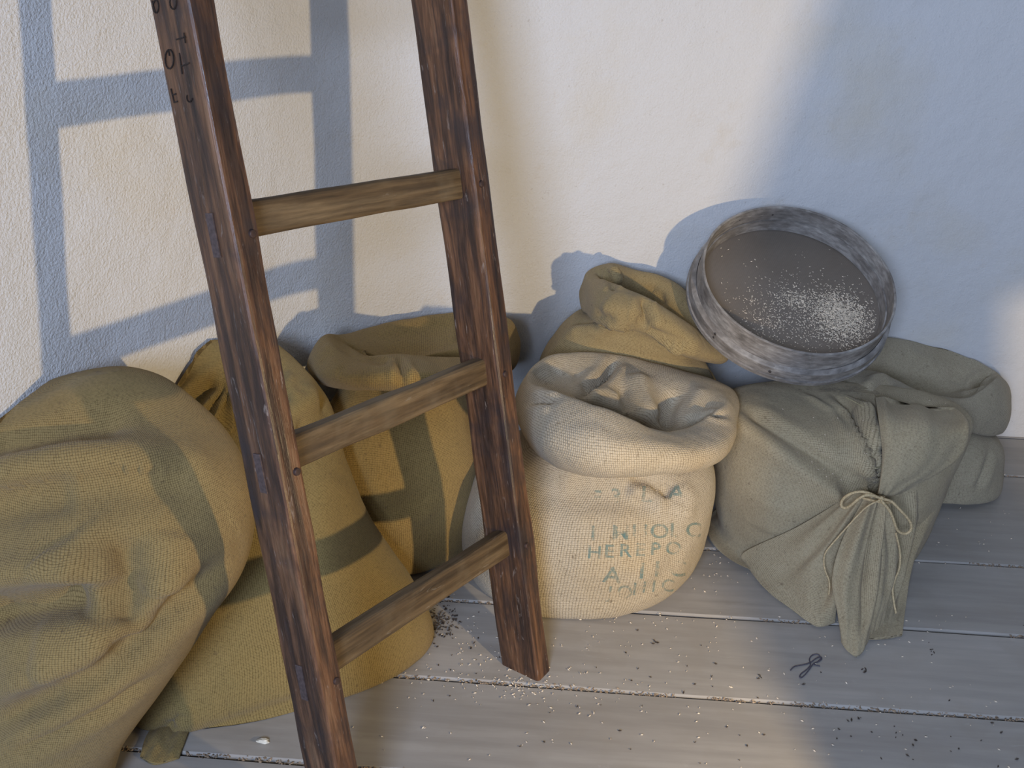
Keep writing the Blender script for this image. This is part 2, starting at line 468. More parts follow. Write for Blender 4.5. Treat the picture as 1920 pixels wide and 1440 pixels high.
def loft(rings, step=0.005, n=300, smoothrows=True):
    R = np.array([cr_closed(r, n) for r in rings])          # M,n,3
    M = len(R); rows = []
    for k in range(M - 1):
        p0 = R[max(k - 1, 0)]; p1 = R[k]; p2 = R[k + 1]; p3 = R[min(k + 2, M - 1)]
        L = np.linalg.norm(p2 - p1, axis=1).mean()
        s = max(2, int(L / step))
        for j in range(s):
            f = j / s
            rows.append(0.5 * (2 * p1 + (p2 - p0) * f + (2 * p0 - 5 * p1 + 4 * p2 - p3) * f ** 2 + (3 * p1 - p0 - 3 * p2 + p3) * f ** 3))
    rows.append(R[-1])
    return np.array(rows)

def grid_faces(m, n):
    i = np.arange(m - 1)[:, None]; j = np.arange(n)[None]
    a = i * n + j; b = i * n + (j + 1) % n; c = (i + 1) * n + (j + 1) % n; d = (i + 1) * n + j
    return np.stack([a, b, c, d], -1).reshape(-1, 4)

def grid_normals(G):
    du = np.roll(G, -1, 1) - np.roll(G, 1, 1)
    dv = np.gradient(G, axis=0)
    n = np.cross(du, dv); l = np.linalg.norm(n, axis=2, keepdims=True); l[l < 1e-9] = 1
    return n / l

CAMP = np.array([0, 0, CAMH])
def stroke_points(bvh, pts, dens=0.008):
    """drape a line read off the photograph over the cloth"""
    out = []
    for (a, b), (c, d) in zip(pts[:-1], pts[1:]):
        k = max(2, int(math.hypot(c - a, d - b) / 8))
        for j in range(k):
            f = j / k; out.append((a + (c - a) * f, b + (d - b) * f))
    out.append(pts[-1])
    res = []
    for q in out:
        r = ray(*q); r = r / np.linalg.norm(r)
        h = bvh.ray_cast(Vector(CAMP), Vector(r), 6.0)
        if h[0] is not None: res.append(np.array(h[0]))
    return np.array(res) if len(res) > 1 else None

def sculpt(G, strokes):
    """strokes: (kind, pixel polyline, width m, depth m); kind 'r' ridge/valley by sign, 'f' fold = lip beside crease"""
    m, n = G.shape[:2]
    bvh = BVHTree.FromPolygons([tuple(v) for v in G.reshape(-1, 3)], [tuple(f) for f in grid_faces(m, n)])
    for kind, pts, w, dep in strokes:
        V = G.reshape(-1, 3)
        S = stroke_points(bvh, pts)
        if S is None: continue
        Nn = grid_normals(G).reshape(-1, 3)
        A, B = S[:-1], S[1:]
        lo, hi = S.min(0) - 3 * w, S.max(0) + 3 * w
        idx = np.where(((V > lo) & (V < hi)).all(1))[0]
        if len(idx) == 0: continue
        Q = V[idx]
        AB = B - A; L2 = (AB ** 2).sum(1) + 1e-12
        best = np.full(len(Q), 1e9); side = np.zeros(len(Q)); tt = np.zeros(len(Q))
        ns = len(A)
        for k in range(ns):
            t = np.clip(((Q - A[k]) @ AB[k]) / L2[k], 0, 1)
            cpt = A[k] + t[:, None] * AB[k]
            dv = Q - cpt; d = np.linalg.norm(dv, axis=1)
            sel = d < best
            best[sel] = d[sel]; tt[sel] = (k + t[sel]) / ns
            cr = np.cross(AB[k], Nn[idx])
            side[sel] = np.sign((cr * dv).sum(1))[sel]
        taper = np.clip(np.minimum(tt, 1 - tt) * 5, 0, 1); taper = 0.15 + 0.85 * taper * taper * (3 - 2 * taper)
        x = best / w
        if kind == 'r':
            f = np.exp(-x * x)
        elif kind == 'c':      # sharp crease with soft shoulders
            f = np.exp(-np.abs(x) * 1.6) - 0.35 * np.exp(-(x - 1.8) ** 2)
        else:
            sx = x * side
            f = sx * np.exp(0.5 - 0.5 * sx * sx)
        # only the sheet that faces the camera side of the stroke
        hn = Nn[idx]; tocam = CAMP - Q; tocam /= np.linalg.norm(tocam, axis=1)[:, None]
        f = f * np.clip((hn * tocam).sum(1) * 2.5, 0, 1)
        V2 = V.copy()
        V2[idx] += hn * (dep * f * taper)[:, None]
        G = V2.reshape(m, n, 3)
    return G

def lumps(G, amp, scale, seed=0.0, amp2=0.0, scale2=20):
    Nn = grid_normals(G).reshape(-1, 3); V = G.reshape(-1, 3).copy()
    d = np.array([amp * noise.noise(Vector((v[0] * scale + seed, v[1] * scale, v[2] * scale))) +
                  (amp2 * noise.noise(Vector((v[0] * scale2 + seed, v[1] * scale2, v[2] * scale2 + 4))) if amp2 else 0) for v in V])
    V += Nn * d[:, None]
    return V.reshape(G.shape)

def cloth_mesh(name, G, mat, parent, cap0=True, cap1=True, floor=True, wall=True, uvo=(0, 0)):
    m, n = G.shape[:2]
    V = G.reshape(-1, 3).copy()
    if floor: V[:, 2] = np.maximum(V[:, 2], 0.0015)
    if wall: V = wall_clamp(V)
    F = [tuple(f) for f in grid_faces(m, n)]
    G2 = V.reshape(m, n, 3)
    dv = np.linalg.norm(np.diff(G2, axis=0), axis=2).mean(1); v = np.concatenate([[0], np.cumsum(dv)])
    circ = np.median(np.linalg.norm(np.roll(G2, -1, 1) - G2, axis=2).sum(1))
    verts = [tuple(x) for x in V]
    if cap0:
        verts.append(tuple(G2[0].mean(0))); c = len(verts) - 1
        F += [(c, (j + 1) % n, j) for j in range(n)]
    if cap1:
        verts.append(tuple(G2[-1].mean(0))); c = len(verts) - 1; b = (m - 1) * n
        F += [(c, b + j, b + (j + 1) % n) for j in range(n)]
    me = bpy.data.meshes.new(name)
    me.from_pydata(verts, [], F)
    uvl = me.uv_layers.new(name='UVMap')
    li = np.zeros(len(me.loops), dtype=np.int64); me.loops.foreach_get('vertex_index', li)
    UV = np.zeros((len(li), 2))
    ok = li < m * n
    jj = (li % n).astype(float); ii = np.minimum(li // n, m - 1)
    # seam: the quad that closes the ring
    quads = (m - 1) * n
    for_q = np.arange(len(li)) < quads * 4
    fcol = (np.arange(len(li)) // 4) % n
    jj[for_q & (fcol == n - 1) & (li % n == 0)] = n
    UV[:, 0] = jj / n * circ + uvo[0]; UV[:, 1] = v[ii] + uvo[1]
    uvl.data.foreach_set('uv', UV.ravel())
    me.update()
    o = link_mesh(name, me, mat, parent)
    return o

def sack(name, rings, mat, loc, label, strokes=(), lump=(0.010, 5.0, 0.0), n=300, step=0.005, cap1=True, group=None, fine=(0.0016, 26)):
    root = empty(name, loc)
    tag(root, label, 'sack', group)
    G = loft(rings, step=step, n=n)
    if lump: G = lumps(G, lump[0], lump[1], lump[2], fine[0], fine[1])
    if strokes: G = sculpt(G, strokes)
    G = G - np.array(loc)
    # clamps work in world space
    m, k = G.shape[:2]
    V = (G + np.array(loc)).reshape(-1, 3)
    V[:, 2] = np.maximum(V[:, 2], 0.0015); V = wall_clamp(V)
    GW = V.reshape(m, k, 3)
    o = cloth_mesh('sack_body', GW - np.array(loc), mat, root, cap1=cap1, floor=False, wall=False)
    return root, o, GW

def tube_mesh(name, pts, r, mat, parent=None, res=6, closed=False, loc=(0, 0, 0)):
    cu = bpy.data.curves.new(name, 'CURVE'); cu.dimensions = '3D'
    cu.bevel_depth = r; cu.bevel_resolution = 2; cu.resolution_u = res; cu.use_fill_caps = True
    sp = cu.splines.new('NURBS'); sp.points.add(len(pts) - 1)
    for p, q in zip(sp.points, pts): p.co = (q[0] - loc[0], q[1] - loc[1], q[2] - loc[2], 1)
    sp.order_u = 3; sp.use_endpoint_u = not closed; sp.use_cyclic_u = closed
    t = bpy.data.objects.new('tmp', cu); COL.objects.link(t)
    bpy.context.view_layer.update()
    me = bpy.data.meshes.new_from_object(t.evaluated_get(bpy.context.evaluated_depsgraph_get()))
    bpy.data.objects.remove(t); bpy.data.curves.remove(cu)
    me.name = name
    return link_mesh(name, me, mat, parent)

# ------------------------------------------------------------------ the sacks
def lr(xl, yl, xr, yr, yc, ry, n=2.3, yaw=0.0, dz=(0, 0, 0, 0), tilt=0.0):
    """ring whose left and right ends are read off the photograph at distance yc (-/+ yaw); ry = half depth"""
    a = at_y(xl, yl, yc - yaw); b = at_y(xr, yr, yc + yaw)
    A = (b - a) / 2; l = math.hypot(A[0], A[1])
    B = np.array([-A[1] / l * ry, A[0] / l * ry, tilt])
    return ell((a + b) / 2, A, B, n=n, dz=dz)

def lz(xl, xr, yc, z, ry, n=2.3, yaw=0.0, dz=(0, 0, 0, 0)):
    """the same, but the height z is given and the photograph row follows from it"""
    py = 720 + FPX * math.tan(math.atan2(CAMH - z, yc) - PITCH)
    return lr(xl, py, xr, py, yc, ry, n=n, yaw=yaw, dz=dz)

# --- coarse printed sack, mouth rolled down, in front of the ladder's right foot
rings = [
    lr(915, 1075, 1250, 1062, 1.89, .17), lr(885, 1060, 1290, 1040, 1.89, .205), lr(868, 1015, 1318, 1000, 1.90, .225),
    lr(880, 950, 1332, 935, 1.90, .232), lr(900, 890, 1332, 872, 1.915, .215), lr(945, 852, 1320, 838, 1.925, .185),
    pix([(1312, 828, 1.93), (1285, 775, 2.01), (1160, 755, 2.06), (1050, 775, 2.01), (1000, 822, 1.93), (1055, 858, 1.80), (1165, 880, 1.755), (1280, 862, 1.82)]),
    pix([(1368, 822, 1.93), (1340, 752, 2.05), (1160, 728, 2.12), (1010, 755, 2.06), (985, 812, 1.90), (1040, 872, 1.69), (1165, 898, 1.62), (1320, 874, 1.71)]),
    pix([(1386, 785, 1.93), (1352, 722, 2.06), (1160, 690, 2.14), (1000, 715, 2.07), (966, 765, 1.90), (1020, 820, 1.67), (1160, 850, 1.60), (1330, 842, 1.70)]),
    pix([(1366, 758, 1.91), (1312, 712, 2.03), (1170, 662, 2.10), (1048, 664, 2.04), (985, 706, 1.91), (1038, 740, 1.75), (1148, 776, 1.68), (1262, 812, 1.75)]),
    pix([(1338, 768, 1.89), (1295, 722, 1.98), (1185, 688, 2.04), (1075, 695, 2.00), (1018, 722, 1.91), (1055, 748, 1.79), (1148, 782, 1.73), (1260, 819, 1.79)]),
    pix([(1305, 790, 1.87), (1258, 758, 1.92), (1190, 728, 1.95), (1105, 722, 1.95), (1052, 738, 1.89), (1075, 754, 1.82), (1152, 787, 1.77), (1250, 822, 1.81)]),
    pix([(1268, 816, 1.85), (1242, 806, 1.86), (1200, 778, 1.87), (1130, 754, 1.88), (1085, 750, 1.87), (1100, 762, 1.84), (1152, 793, 1.80), (1228, 822, 1.82)]),
    ell((.19, 1.84, .32), (.06, .01), (0, .03)), ell((.19, 1.84, .29), (.04, .01), (0, .02))]
SACK_PRINT, PRINT_BODY, G_PRINT = sack('printed_sack', rings, M_SACK_PRINT, (.15, 1.9, 0),
    'pale coarse burlap sack with faded teal stencil lettering and a rolled-down mouth', [
    ('r', [(1055, 905), (1130, 925), (1200, 940), (1270, 925)], .030, -.010),
    ('f', [(1175, 902), (1215, 912), (1262, 940)], .016, .016),
    ('r', [(1270, 905), (1290, 935), (1285, 980)], .022, .010),
    ('c', [(1164, 664), (1135, 705), (1084, 744)], .013, -.026),
    ('r', [(1195, 700), (1208, 750), (1222, 795)], .026, .022),
    ('r', [(1268, 728), (1254, 765), (1252, 805)], .016, -.028),
    ('r', [(1320, 725), (1300, 765), (1285, 795)], .020, .012),
    ('r', [(1165, 720), (1172, 750), (1180, 775)], .012, -.012),
    ('r', [(1100, 735), (1140, 738), (1165, 748)], .014, .010),
    ('r', [(1050, 690), (1030, 720)], .025, -.010),
    ('c', [(985, 752), (1015, 750), (1042, 752)], .010, -.018),
    ('c', [(1290, 800), (1330, 778), (1366, 776)], .010, -.014),
    ('r', [(1060, 800), (1160, 835), (1300, 840)], .022, .006),
    ('r', [(1005, 690), (1030, 720)], .018, -.008),
    ('r', [(1080, 690), (1090, 720), (1120, 730)], .015, -.007),
    ('r', [(1010, 950), (1000, 1040), (1010, 1120)], .03, .004),
    ('r', [(1290, 1000), (1240, 1090), (1160, 1140)], .02, -.005),
    ], lump=(.012, 6.0, 3.1))

# --- big slumped sack at the left edge of the frame
def sl(xr, yc, z, ry, xl=-80, dzl=0.0, yaw=.14, yr=None):
    # left end nearer to the camera than the right end; xr is the photograph's right outline
    pyl = 720 + FPX * math.tan(math.atan2(CAMH - z, yc - yaw) - PITCH); pyr = 720 + FPX * math.tan(math.atan2(CAMH - z, yc + yaw) - PITCH)
    return lr(xl, pyl, xr, pyr, yc, ry, n=2.05, yaw=yaw, dz=(0, 0, dzl, 0))
rings = [
    sl(170, 1.27, 0, .11, yaw=.06), sl(205, 1.27, .02, .145, yaw=.06), sl(245, 1.28, .10, .17, yaw=.06), sl(325, 1.31, .20, .19, yaw=.06), sl(400, 1.34, .30, .20, yaw=.06),
    sl(452, 1.36, .36, .195, yaw=.05), sl(470, 1.385, .43, .18, yaw=.05), sl(462, 1.40, .49, .16, yaw=.05), sl(436, 1.42, .545, .135, yaw=.05),
    sl(388, 1.44, .592, .10, yaw=.05), sl(330, 1.46, .629, .065, xl=-60, dzl=-.01, yaw=.05), sl(275, 1.47, .656, .04, xl=50, dzl=-.012, yaw=.03),
    sl(225, 1.475, .669, .015, xl=135, yaw=.01)]
sack('slumped_sack', rings, M_SACK_BIG, (-.62, 1.4, 0), 'big bulging tan burlap sack slumped against the wall at the left edge, nearest the camera', [
    ('r', [(-60, 850), (60, 822), (140, 800), (260, 790)], .030, -.024),
    ('r', [(-60, 892), (120, 858), (260, 868), (345, 880)], .030, .016),
    ('f', [(-60, 935), (100, 905), (230, 880), (340, 885), (410, 950)], .030, -.012),
    ('r', [(-60, 965), (60, 935), (150, 925)], .026, -.016),
    ('r', [(235, 985), (232, 1040), (245, 1120), (235, 1200)], .035, -.030),
    ('r', [(120, 1010), (170, 1060), (190, 1110)], .05, .016),
    ('r', [(-80, 1085), (60, 1068), (180, 1070)], .030, .028),
    ('r', [(-80, 1165), (60, 1145), (195, 1125)], .024, -.055),
    ('r', [(60, 1240), (150, 1220), (190, 1180)], .05, .014),
    ('r', [(330, 990), (320, 1060), (300, 1120)], .045, .014),
    ('r', [(400, 1040), (330, 1095), (250, 1165), (160, 1225), (60, 1270), (-60, 1320)], .030, .016),
    ('r', [(445, 1040), (350, 1125), (275, 1200), (190, 1270), (90, 1320), (-60, 1380)], .025, -.036),
    ('c', [(300, 1260), (200, 1330), (100, 1380), (0, 1420)], .014, -.012),
    ('r', [(-40, 790), (60, 770), (150, 735)], .02, -.006),
    ], lump=(.018, 3.5, 8.3), fine=(.0018, 14))

# --- long sack leaning back behind the ladder, its mouth gathered
rings = [
    lr(330, 1335, 740, 1185, 1.555, .10, yaw=.12), lr(248, 1345, 797, 1178, 1.555, .135, yaw=.12), lr(215, 1310, 806, 1145, 1.56, .15, yaw=.12),
    lr(225, 1215, 768, 1070, 1.59, .155, yaw=.12), lr(240, 1080, 694, 965, 1.65, .14, yaw=.11), lr(250, 940, 644, 848, 1.71, .12, yaw=.10),
    lr(262, 835, 614, 755, 1.77, .10, yaw=.09), lr(270, 772, 574, 698, 1.80, .08, yaw=.08), lr(284, 722, 540, 662, 1.83, .06, yaw=.075),
    lr(325, 672, 508, 640, 1.85, .04, yaw=.06), lr(378, 640, 455, 628, 1.86, .018, yaw=.03)]
GATH, _, _ = sack('gathered_sack', rings, M_SACK_LEAN, (-.43, 1.64, 0), 'full olive burlap sack leaning to the wall behind the ladder, top gathered in pleats', [
    ('r', [(335, 785), (375, 740), (412, 700)], .016, -.024),
    ('r', [(318, 765), (360, 722), (405, 685)], .012, .010),
    ('r', [(362, 800), (392, 750), (415, 705)], .009, .008),
    ('r', [(378, 805), (400, 755), (418, 705)], .010, -.020),
    ('r', [(395, 810), (408, 760), (420, 710)], .007, .007),
    ('r', [(410, 812), (418, 760), (424, 710)], .009, -.018),
    ('r', [(400, 790), (440, 800), (500, 800), (545, 800)], .040, -.022),
    ('f', [(590, 700), (600, 760), (560, 790), (545, 850)], .022, .016),
    ('c', [(525, 690), (520, 720), (540, 760)], .012, -.020),
    ('r', [(340, 670), (400, 640)], .03, .012),
    ('r', [(620, 870), (600, 960), (620, 1100)], .04, .010),
    ('r', [(330, 1390), (400, 1370), (520, 1330), (620, 1300)], .018, -.010),
    ('c', [(270, 1395), (310, 1370), (345, 1330)], .012, -.016),
    ('r', [(325, 1360), (350, 1320)], .015, .012),
    ], lump=(.010, 5.0, 1.7))

# --- ochre sack with a rolled rim, grain showing in its mouth
def rq(L): return [(a, b, c + .10 * max(0.0, min(1.0, (800 - a) / 200.0)) + .03) for a, b, c in L]
rings = [
    ell((-.265, 1.96, 0), (.120, .065), (-.055, .095)), ell((-.265, 1.96, .02), (.155, .085), (-.07, .12)), ell((-.265, 1.965, .10), (.170, .092), (-.075, .13)),
    ell((-.268, 1.98, .22), (.168, .090), (-.073, .128)), ell((-.27, 1.995, .30), (.155, .085), (-.065, .115)),
    pix(rq([(900, 710, 2.13), (870, 685, 2.18), (760, 690, 2.08), (680, 705, 1.97), (640, 722, 1.88), (675, 738, 1.84), (760, 734, 1.85), (865, 726, 1.97)])),
    pix(rq([(915, 706, 2.14), (880, 675, 2.19), (760, 685, 2.09), (670, 700, 1.97), (625, 716, 1.87), (665, 730, 1.82), (760, 727, 1.83), (870, 718, 1.95)])),
    pix(rq([(962, 690, 2.19), (930, 650, 2.28), (760, 650, 2.16), (640, 680, 1.98), (590, 708, 1.84), (640, 730, 1.735), (760, 727, 1.735), (900, 715, 1.90)])),
    pix(rq([(972, 645, 2.20), (935, 615, 2.30), (750, 622, 2.18), (625, 645, 1.99), (576, 680, 1.84), (635, 703, 1.715), (760, 702, 1.72), (900, 694, 1.88)])),
    pix(rq([(960, 603, 2.19), (865, 586, 2.25), (735, 604, 2.13), (650, 622, 2.00), (606, 634, 1.87), (652, 672, 1.79), (755, 672, 1.80), (885, 672, 1.95)])),
    pix(rq([(930, 618, 2.15), (862, 615, 2.19), (738, 634, 2.07), (672, 642, 1.96), (640, 645, 1.90), (680, 668, 1.83), (757, 667, 1.85), (875, 664, 1.99)])),
    pix(rq([(915, 642, 2.11), (858, 645, 2.12), (742, 664, 2.01), (695, 662, 1.94), (668, 658, 1.91), (695, 672, 1.87), (762, 676, 1.89), (865, 672, 2.01)])),
    pix(rq([(900, 655, 2.08), (852, 662, 2.08), (745, 676, 1.98), (705, 672, 1.93), (688, 668, 1.92), (705, 680, 1.89), (765, 684, 1.92), (860, 682, 2.02)])),
    ell((-.22, 2.03, .36), (.08, .05), (-.03, .04))]
SACK_ROLL, ROLL_BODY, G_ROLL = sack('rolled_sack', rings, M_SACK_ROLL, (-.27, 2.0, 0), 'ochre burlap sack with a thick rolled rim and grain showing inside, behind the ladder', [
    ('c', [(748, 668), (755, 700), (752, 726)], .010, -.016),
    ('r', [(640, 650), (680, 672), (730, 680)], .016, -.010),
    ('r', [(612, 640), (628, 670), (640, 700)], .014, .006),
    ('c', [(650, 640), (665, 655), (700, 672), (740, 682)], .010, -.012),
    ('c', [(855, 590), (862, 620), (858, 645)], .008, -.010),
    ('r', [(640, 770), (760, 790), (870, 770)], .03, -.006),
    ('f', [(700, 985), (760, 960), (820, 940)], .02, .006),
    ('r', [(680, 860), (760, 1000), (800, 1080)], .03, .008),
    ], lump=(.009, 6.0, 5.9))

# --- tall sack at the back with a collapsed, folded mouth
def sq(L): return [(a, b, 2.05 + (c - 2.14) * .80 + (.06 if a < 1140 and c > 2.28 else 0)) for a, b, c in L]
rings = [
    ell((.27, 2.22, 0), (.17, .02), (-.01, .13)), ell((.27, 2.22, .02), (.20, .025), (-.01, .155)), ell((.272, 2.22, .12), (.218, .03), (-.01, .165)),
    lr(1015, 745, 1348, 760, 2.22, .165), lr(1008, 690, 1345, 712, 2.22, .16), lr(1018, 655, 1330, 690, 2.22, .15), lr(1045, 618, 1318, 672, 2.22, .125), lr(1072, 596, 1302, 655, 2.22, .105),
    pix(sq([(1310, 655, 2.31), (1290, 600, 2.40), (1180, 560, 2.44), (1110, 565, 2.40), (1100, 588, 2.32), (1130, 600, 2.24), (1200, 618, 2.20), (1280, 660, 2.21)])),
    pix(sq([(1352, 672, 2.28), (1300, 610, 2.42), (1180, 560, 2.48), (1105, 560, 2.41), (1090, 578, 2.35), (1125, 600, 2.20), (1205, 622, 2.16), (1295, 670, 2.17)])),
    pix(sq([(1362, 660, 2.27), (1290, 570, 2.45), (1190, 525, 2.50), (1100, 535, 2.42), (1092, 550, 2.36), (1130, 578, 2.19), (1210, 602, 2.14), (1300, 652, 2.15)])),
    pix(sq([(1335, 632, 2.28), (1272, 538, 2.44), (1190, 508, 2.49), (1135, 494, 2.42), (1098, 515, 2.37), (1145, 548, 2.22), (1215, 562, 2.18), (1280, 600, 2.19)])),
    pix(sq([(1300, 612, 2.30), (1255, 565, 2.40), (1195, 535, 2.45), (1150, 518, 2.40), (1128, 528, 2.34), (1160, 548, 2.27), (1215, 572, 2.24), (1270, 600, 2.25)])),
    ell((.29, 2.2, .40), (.07, .0), (0, .06))]
sack('folded_sack', rings, M_SACK_BACK, (.27, 2.22, 0), 'brown burlap sack at the back wall, its open mouth folded over, left of the sieve', [
    ('c', [(1206, 556), (1212, 590), (1208, 618)], .012, -.024),
    ('r', [(1125, 570), (1160, 585), (1195, 590)], .026, .012),
    ('r', [(1225, 590), (1270, 625), (1320, 655)], .026, .012),
    ('r', [(1235, 545), (1240, 575)], .012, -.014),
    ('r', [(1140, 585), (1200, 600), (1215, 612)], .012, -.010),
    ('c', [(1262, 640), (1285, 650), (1300, 662)], .010, -.006),
    ('c', [(1135, 505), (1148, 530), (1150, 545)], .009, -.018),
    ('r', [(1150, 500), (1165, 530)], .010, .010),
    ('r', [(1222, 530), (1225, 570)], .014, -.014),
    ('f', [(1065, 612), (1110, 606), (1160, 612)], .018, .016),
    ('f', [(1200, 622), (1230, 632), (1290, 655)], .016, .014),
    ('r', [(1140, 612), (1180, 614)], .016, .010),
    ('r', [(1060, 650), (1140, 640), (1240, 660), (1320, 700)], .02, .006),
    ('r', [(1010, 690), (1060, 640)], .02, .006),
    ], lump=(.012, 6.5, 7.7))

# --- far right sack, mouth rolled
rings = [
    ell((1.0, 2.30, 0), (.17, -.01), (.01, .14)), ell((1.0, 2.30, .02), (.215, -.01), (.01, .175)), lr(1560, 860, 1862, 885, 2.30, .185), lr(1560, 820, 1868, 850, 2.30, .185),
    lr(1570, 790, 1862, 812, 2.30, .175),
    pix([(1850, 800, 2.30), (1820, 740, 2.40), (1700, 710, 2.46), (1600, 700, 2.42), (1555, 715, 2.30), (1620, 748, 2.17), (1720, 785, 2.13), (1800, 806, 2.17)]),
    pix([(1882, 806, 2.28), (1860, 740, 2.42), (1700, 690, 2.49), (1580, 680, 2.42), (1535, 715, 2.28), (1610, 752, 2.14), (1710, 788, 2.10), (1810, 810, 2.15)]),
    pix([(1890, 760, 2.28), (1872, 700, 2.43), (1720, 650, 2.50), (1590, 650, 2.43), (1530, 705, 2.28), (1610, 730, 2.13), (1710, 765, 2.09), (1812, 790, 2.13)]),
    pix([(1872, 712, 2.30), (1850, 700, 2.42), (1760, 655, 2.49), (1655, 632, 2.44), (1560, 695, 2.30), (1640, 703, 2.19), (1730, 740, 2.15), (1812, 752, 2.18)]),
    pix([(1845, 728, 2.28), (1810, 735, 2.36), (1740, 700, 2.41), (1660, 675, 2.38), (1610, 692, 2.30), (1660, 706, 2.25), (1740, 738, 2.22), (1810, 750, 2.23)]),
    ell((1.0, 2.31, .20), (.09, .0), (0, .06))]
sack('far_sack', rings, M_SACK_FAR, (1.0, 2.3, 0), 'grey-tan burlap sack with a rolled-down mouth by the wall at the right edge', [
    ('f', [(1635, 735), (1650, 715), (1675, 708)], .014, -.014),
    ('c', [(1818, 742), (1835, 715), (1858, 700)], .011, -.022),
    ('r', [(1800, 690), (1790, 720)], .02, -.008),
    ('c', [(1860, 840), (1845, 890), (1830, 920)], .012, -.012),
    ('r', [(1690, 745), (1760, 770), (1830, 770)], .014, .008),
    ('r', [(1700, 660), (1760, 685)], .02, .006),
    ], lump=(.010, 6.0, 2.2))

# --- tied sack in front of it
rings = [
    ell((.655, 1.99, 0), (.16, .02), (-.02, .14)), ell((.655, 1.99, .012), (.19, .03), (-.03, .165)), lr(1348, 985, 1700, 1010, 2.01, .185),
    lr(1338, 925, 1742, 940, 2.03, .19), lr(1338, 865, 1775, 870, 2.03, .19), lr(1345, 810, 1800, 825, 2.04, .18), lr(1352, 775, 1812, 795, 2.05, .16),
    lr(1362, 754, 1815, 778, 2.06, .135), lr(1395, 738, 1795, 764, 2.08, .10), lr(1450, 728, 1735, 745, 2.10, .06), lr(1510, 724, 1650, 735, 2.11, .025)]
TIED_LOC = (.66, 2.03, 0)
TIED, TIED_BODY, G_TIED = sack('tied_sack', rings, M_SACK_TIED, TIED_LOC, 'grey-tan burlap sack tied with a twine bow, its gathered mouth hanging to the floor', [
    ('f', [(1368, 752), (1410, 790), (1480, 840), (1550, 890), (1625, 940)], .022, .022),
    ('r', [(1380, 750), (1440, 775), (1520, 830), (1600, 890)], .020, .016),
    ('c', [(1560, 735), (1600, 770), (1630, 830), (1645, 900), (1650, 940)], .012, -.026),
    ('r', [(1570, 760), (1600, 800), (1630, 880)], .018, -.012),
    ('f', [(1640, 745), (1650, 820), (1655, 920)], .024, .020),
    ('r', [(1720, 770), (1700, 850), (1670, 910)], .05, .014),
    ('r', [(1640, 925), (1600, 915), (1690, 930)], .03, -.02),
    ('r', [(1450, 930), (1430, 1000)], .05, .010),
    ('r', [(1500, 735), (1560, 770), (1600, 830)], .010, .007),
    ], lump=(.008, 5.0, 4.4))

# gathered mouth that hangs from the knot (cloth of the same sack)
def flo(L): return [at_z(x, y, .006) for x, y in L]
def fan(name, top, bot, mat, parent, loc, pleats, depth, th=.006, n=160, m=60, mids=None, curve=.0, seed=0, ragged=.0):
    """a hanging sheet between two lines (lists of points), pleated; closed with a back side"""
    def line(L, n):
        L = np.array(L); s = np.linspace(0, len(L) - 1, n); i = np.clip(s.astype(int), 0, len(L) - 2); f = (s - i)[:, None]
        p0 = L[np.maximum(i - 1, 0)]; p1 = L[i]; p2 = L[i + 1]; p3 = L[np.minimum(i + 2, len(L) - 1)]
        return 0.5 * (2 * p1 + (p2 - p0) * f + (2 * p0 - 5 * p1 + 4 * p2 - p3) * f ** 2 + (3 * p1 - p0 - 3 * p2 + p3) * f ** 3)
    lines = [top] + (mids or []) + [bot]
    Ls = [line(L, n) for L in lines]
    rows = []
    for k in range(m):
        s = k / (m - 1) * (len(Ls) - 1); i = min(int(s), len(Ls) - 2); f = s - i
        p0 = Ls[max(i - 1, 0)]; p1 = Ls[i]; p2 = Ls[i + 1]; p3 = Ls[min(i + 2, len(Ls) - 1)]
        rows.append(0.5 * (2 * p1 + (p2 - p0) * f + (2 * p0 - 5 * p1 + 4 * p2 - p3) * f ** 2 + (3 * p1 - p0 - 3 * p2 + p3) * f ** 3))
    G = np.array(rows)
    du = np.gradient(G, axis=1); dv = np.gradient(G, axis=0); nn = np.cross(dv, du); nn /= np.linalg.norm(nn, axis=2, keepdims=True) + 1e-9
    if (nn * (CAMP - G)).sum() < 0: nn = -nn
    u = np.linspace(0, 1, n)
    d = np.zeros((m, n))
    for (c, w, a) in pleats:
        for r in range(m):
            q = r / (m - 1)
            ww = w * (0.55 + 0.9 * q)
            d[r] += a * math.sin(math.pi * min(1, .15 + q)) ** .5 * np.exp(-((u - c) / ww) ** 2)
    for r in range(m):
        for c in range(0, n):
            d[r, c] += .003 * noise.noise(Vector((u[c] * 7 + seed, r / m * 4, seed)))
    F1 = G + nn * (d * depth)[:, :, None]
    F2 = G - nn * (th) + nn * (d * depth)[:, :, None] * .9
    ring = np.concatenate([F1, F2[:, ::-1]], axis=1)
    if ragged:
        for c in range(ring.shape[1]):
            ring[-1, c] += np.array([0, 0, 1]) * ragged * noise.noise(Vector((c * .35, seed, 2)))
    # close bottom
    V = ring.reshape(-1, 3); V[:, 2] = np.maximum(V[:, 2], .002)
    ring = V.reshape(ring.shape)
    return cloth_mesh(name, ring - np.array(loc), mat, parent, floor=False, wall=False)

L = TIED_LOC
# left lobe: from the knot out to the left, doubled edge lying on the floor
fan('hanging_flap', pix([(1592, 928, 1.83), (1620, 925, 1.81), (1648, 930, 1.80)]),
    flo([(1398, 1058), (1430, 1100), (1480, 1140), (1530, 1174), (1566, 1168)]),
    M_SACK_TIED, TIED, L, [(.55, .12, .014), (.80, .07, -.018), (.92, .06, .012), (.25, .1, .006)], 1.0,
    mids=[pix([(1500, 985, 1.835), (1530, 1015, 1.79), (1565, 1030, 1.76), (1600, 1030, 1.745)]),
          pix([(1396, 1035, 1.88), (1470, 1075, 1.80), (1530, 1095, 1.73), (1575, 1095, 1.70)])], seed=3)
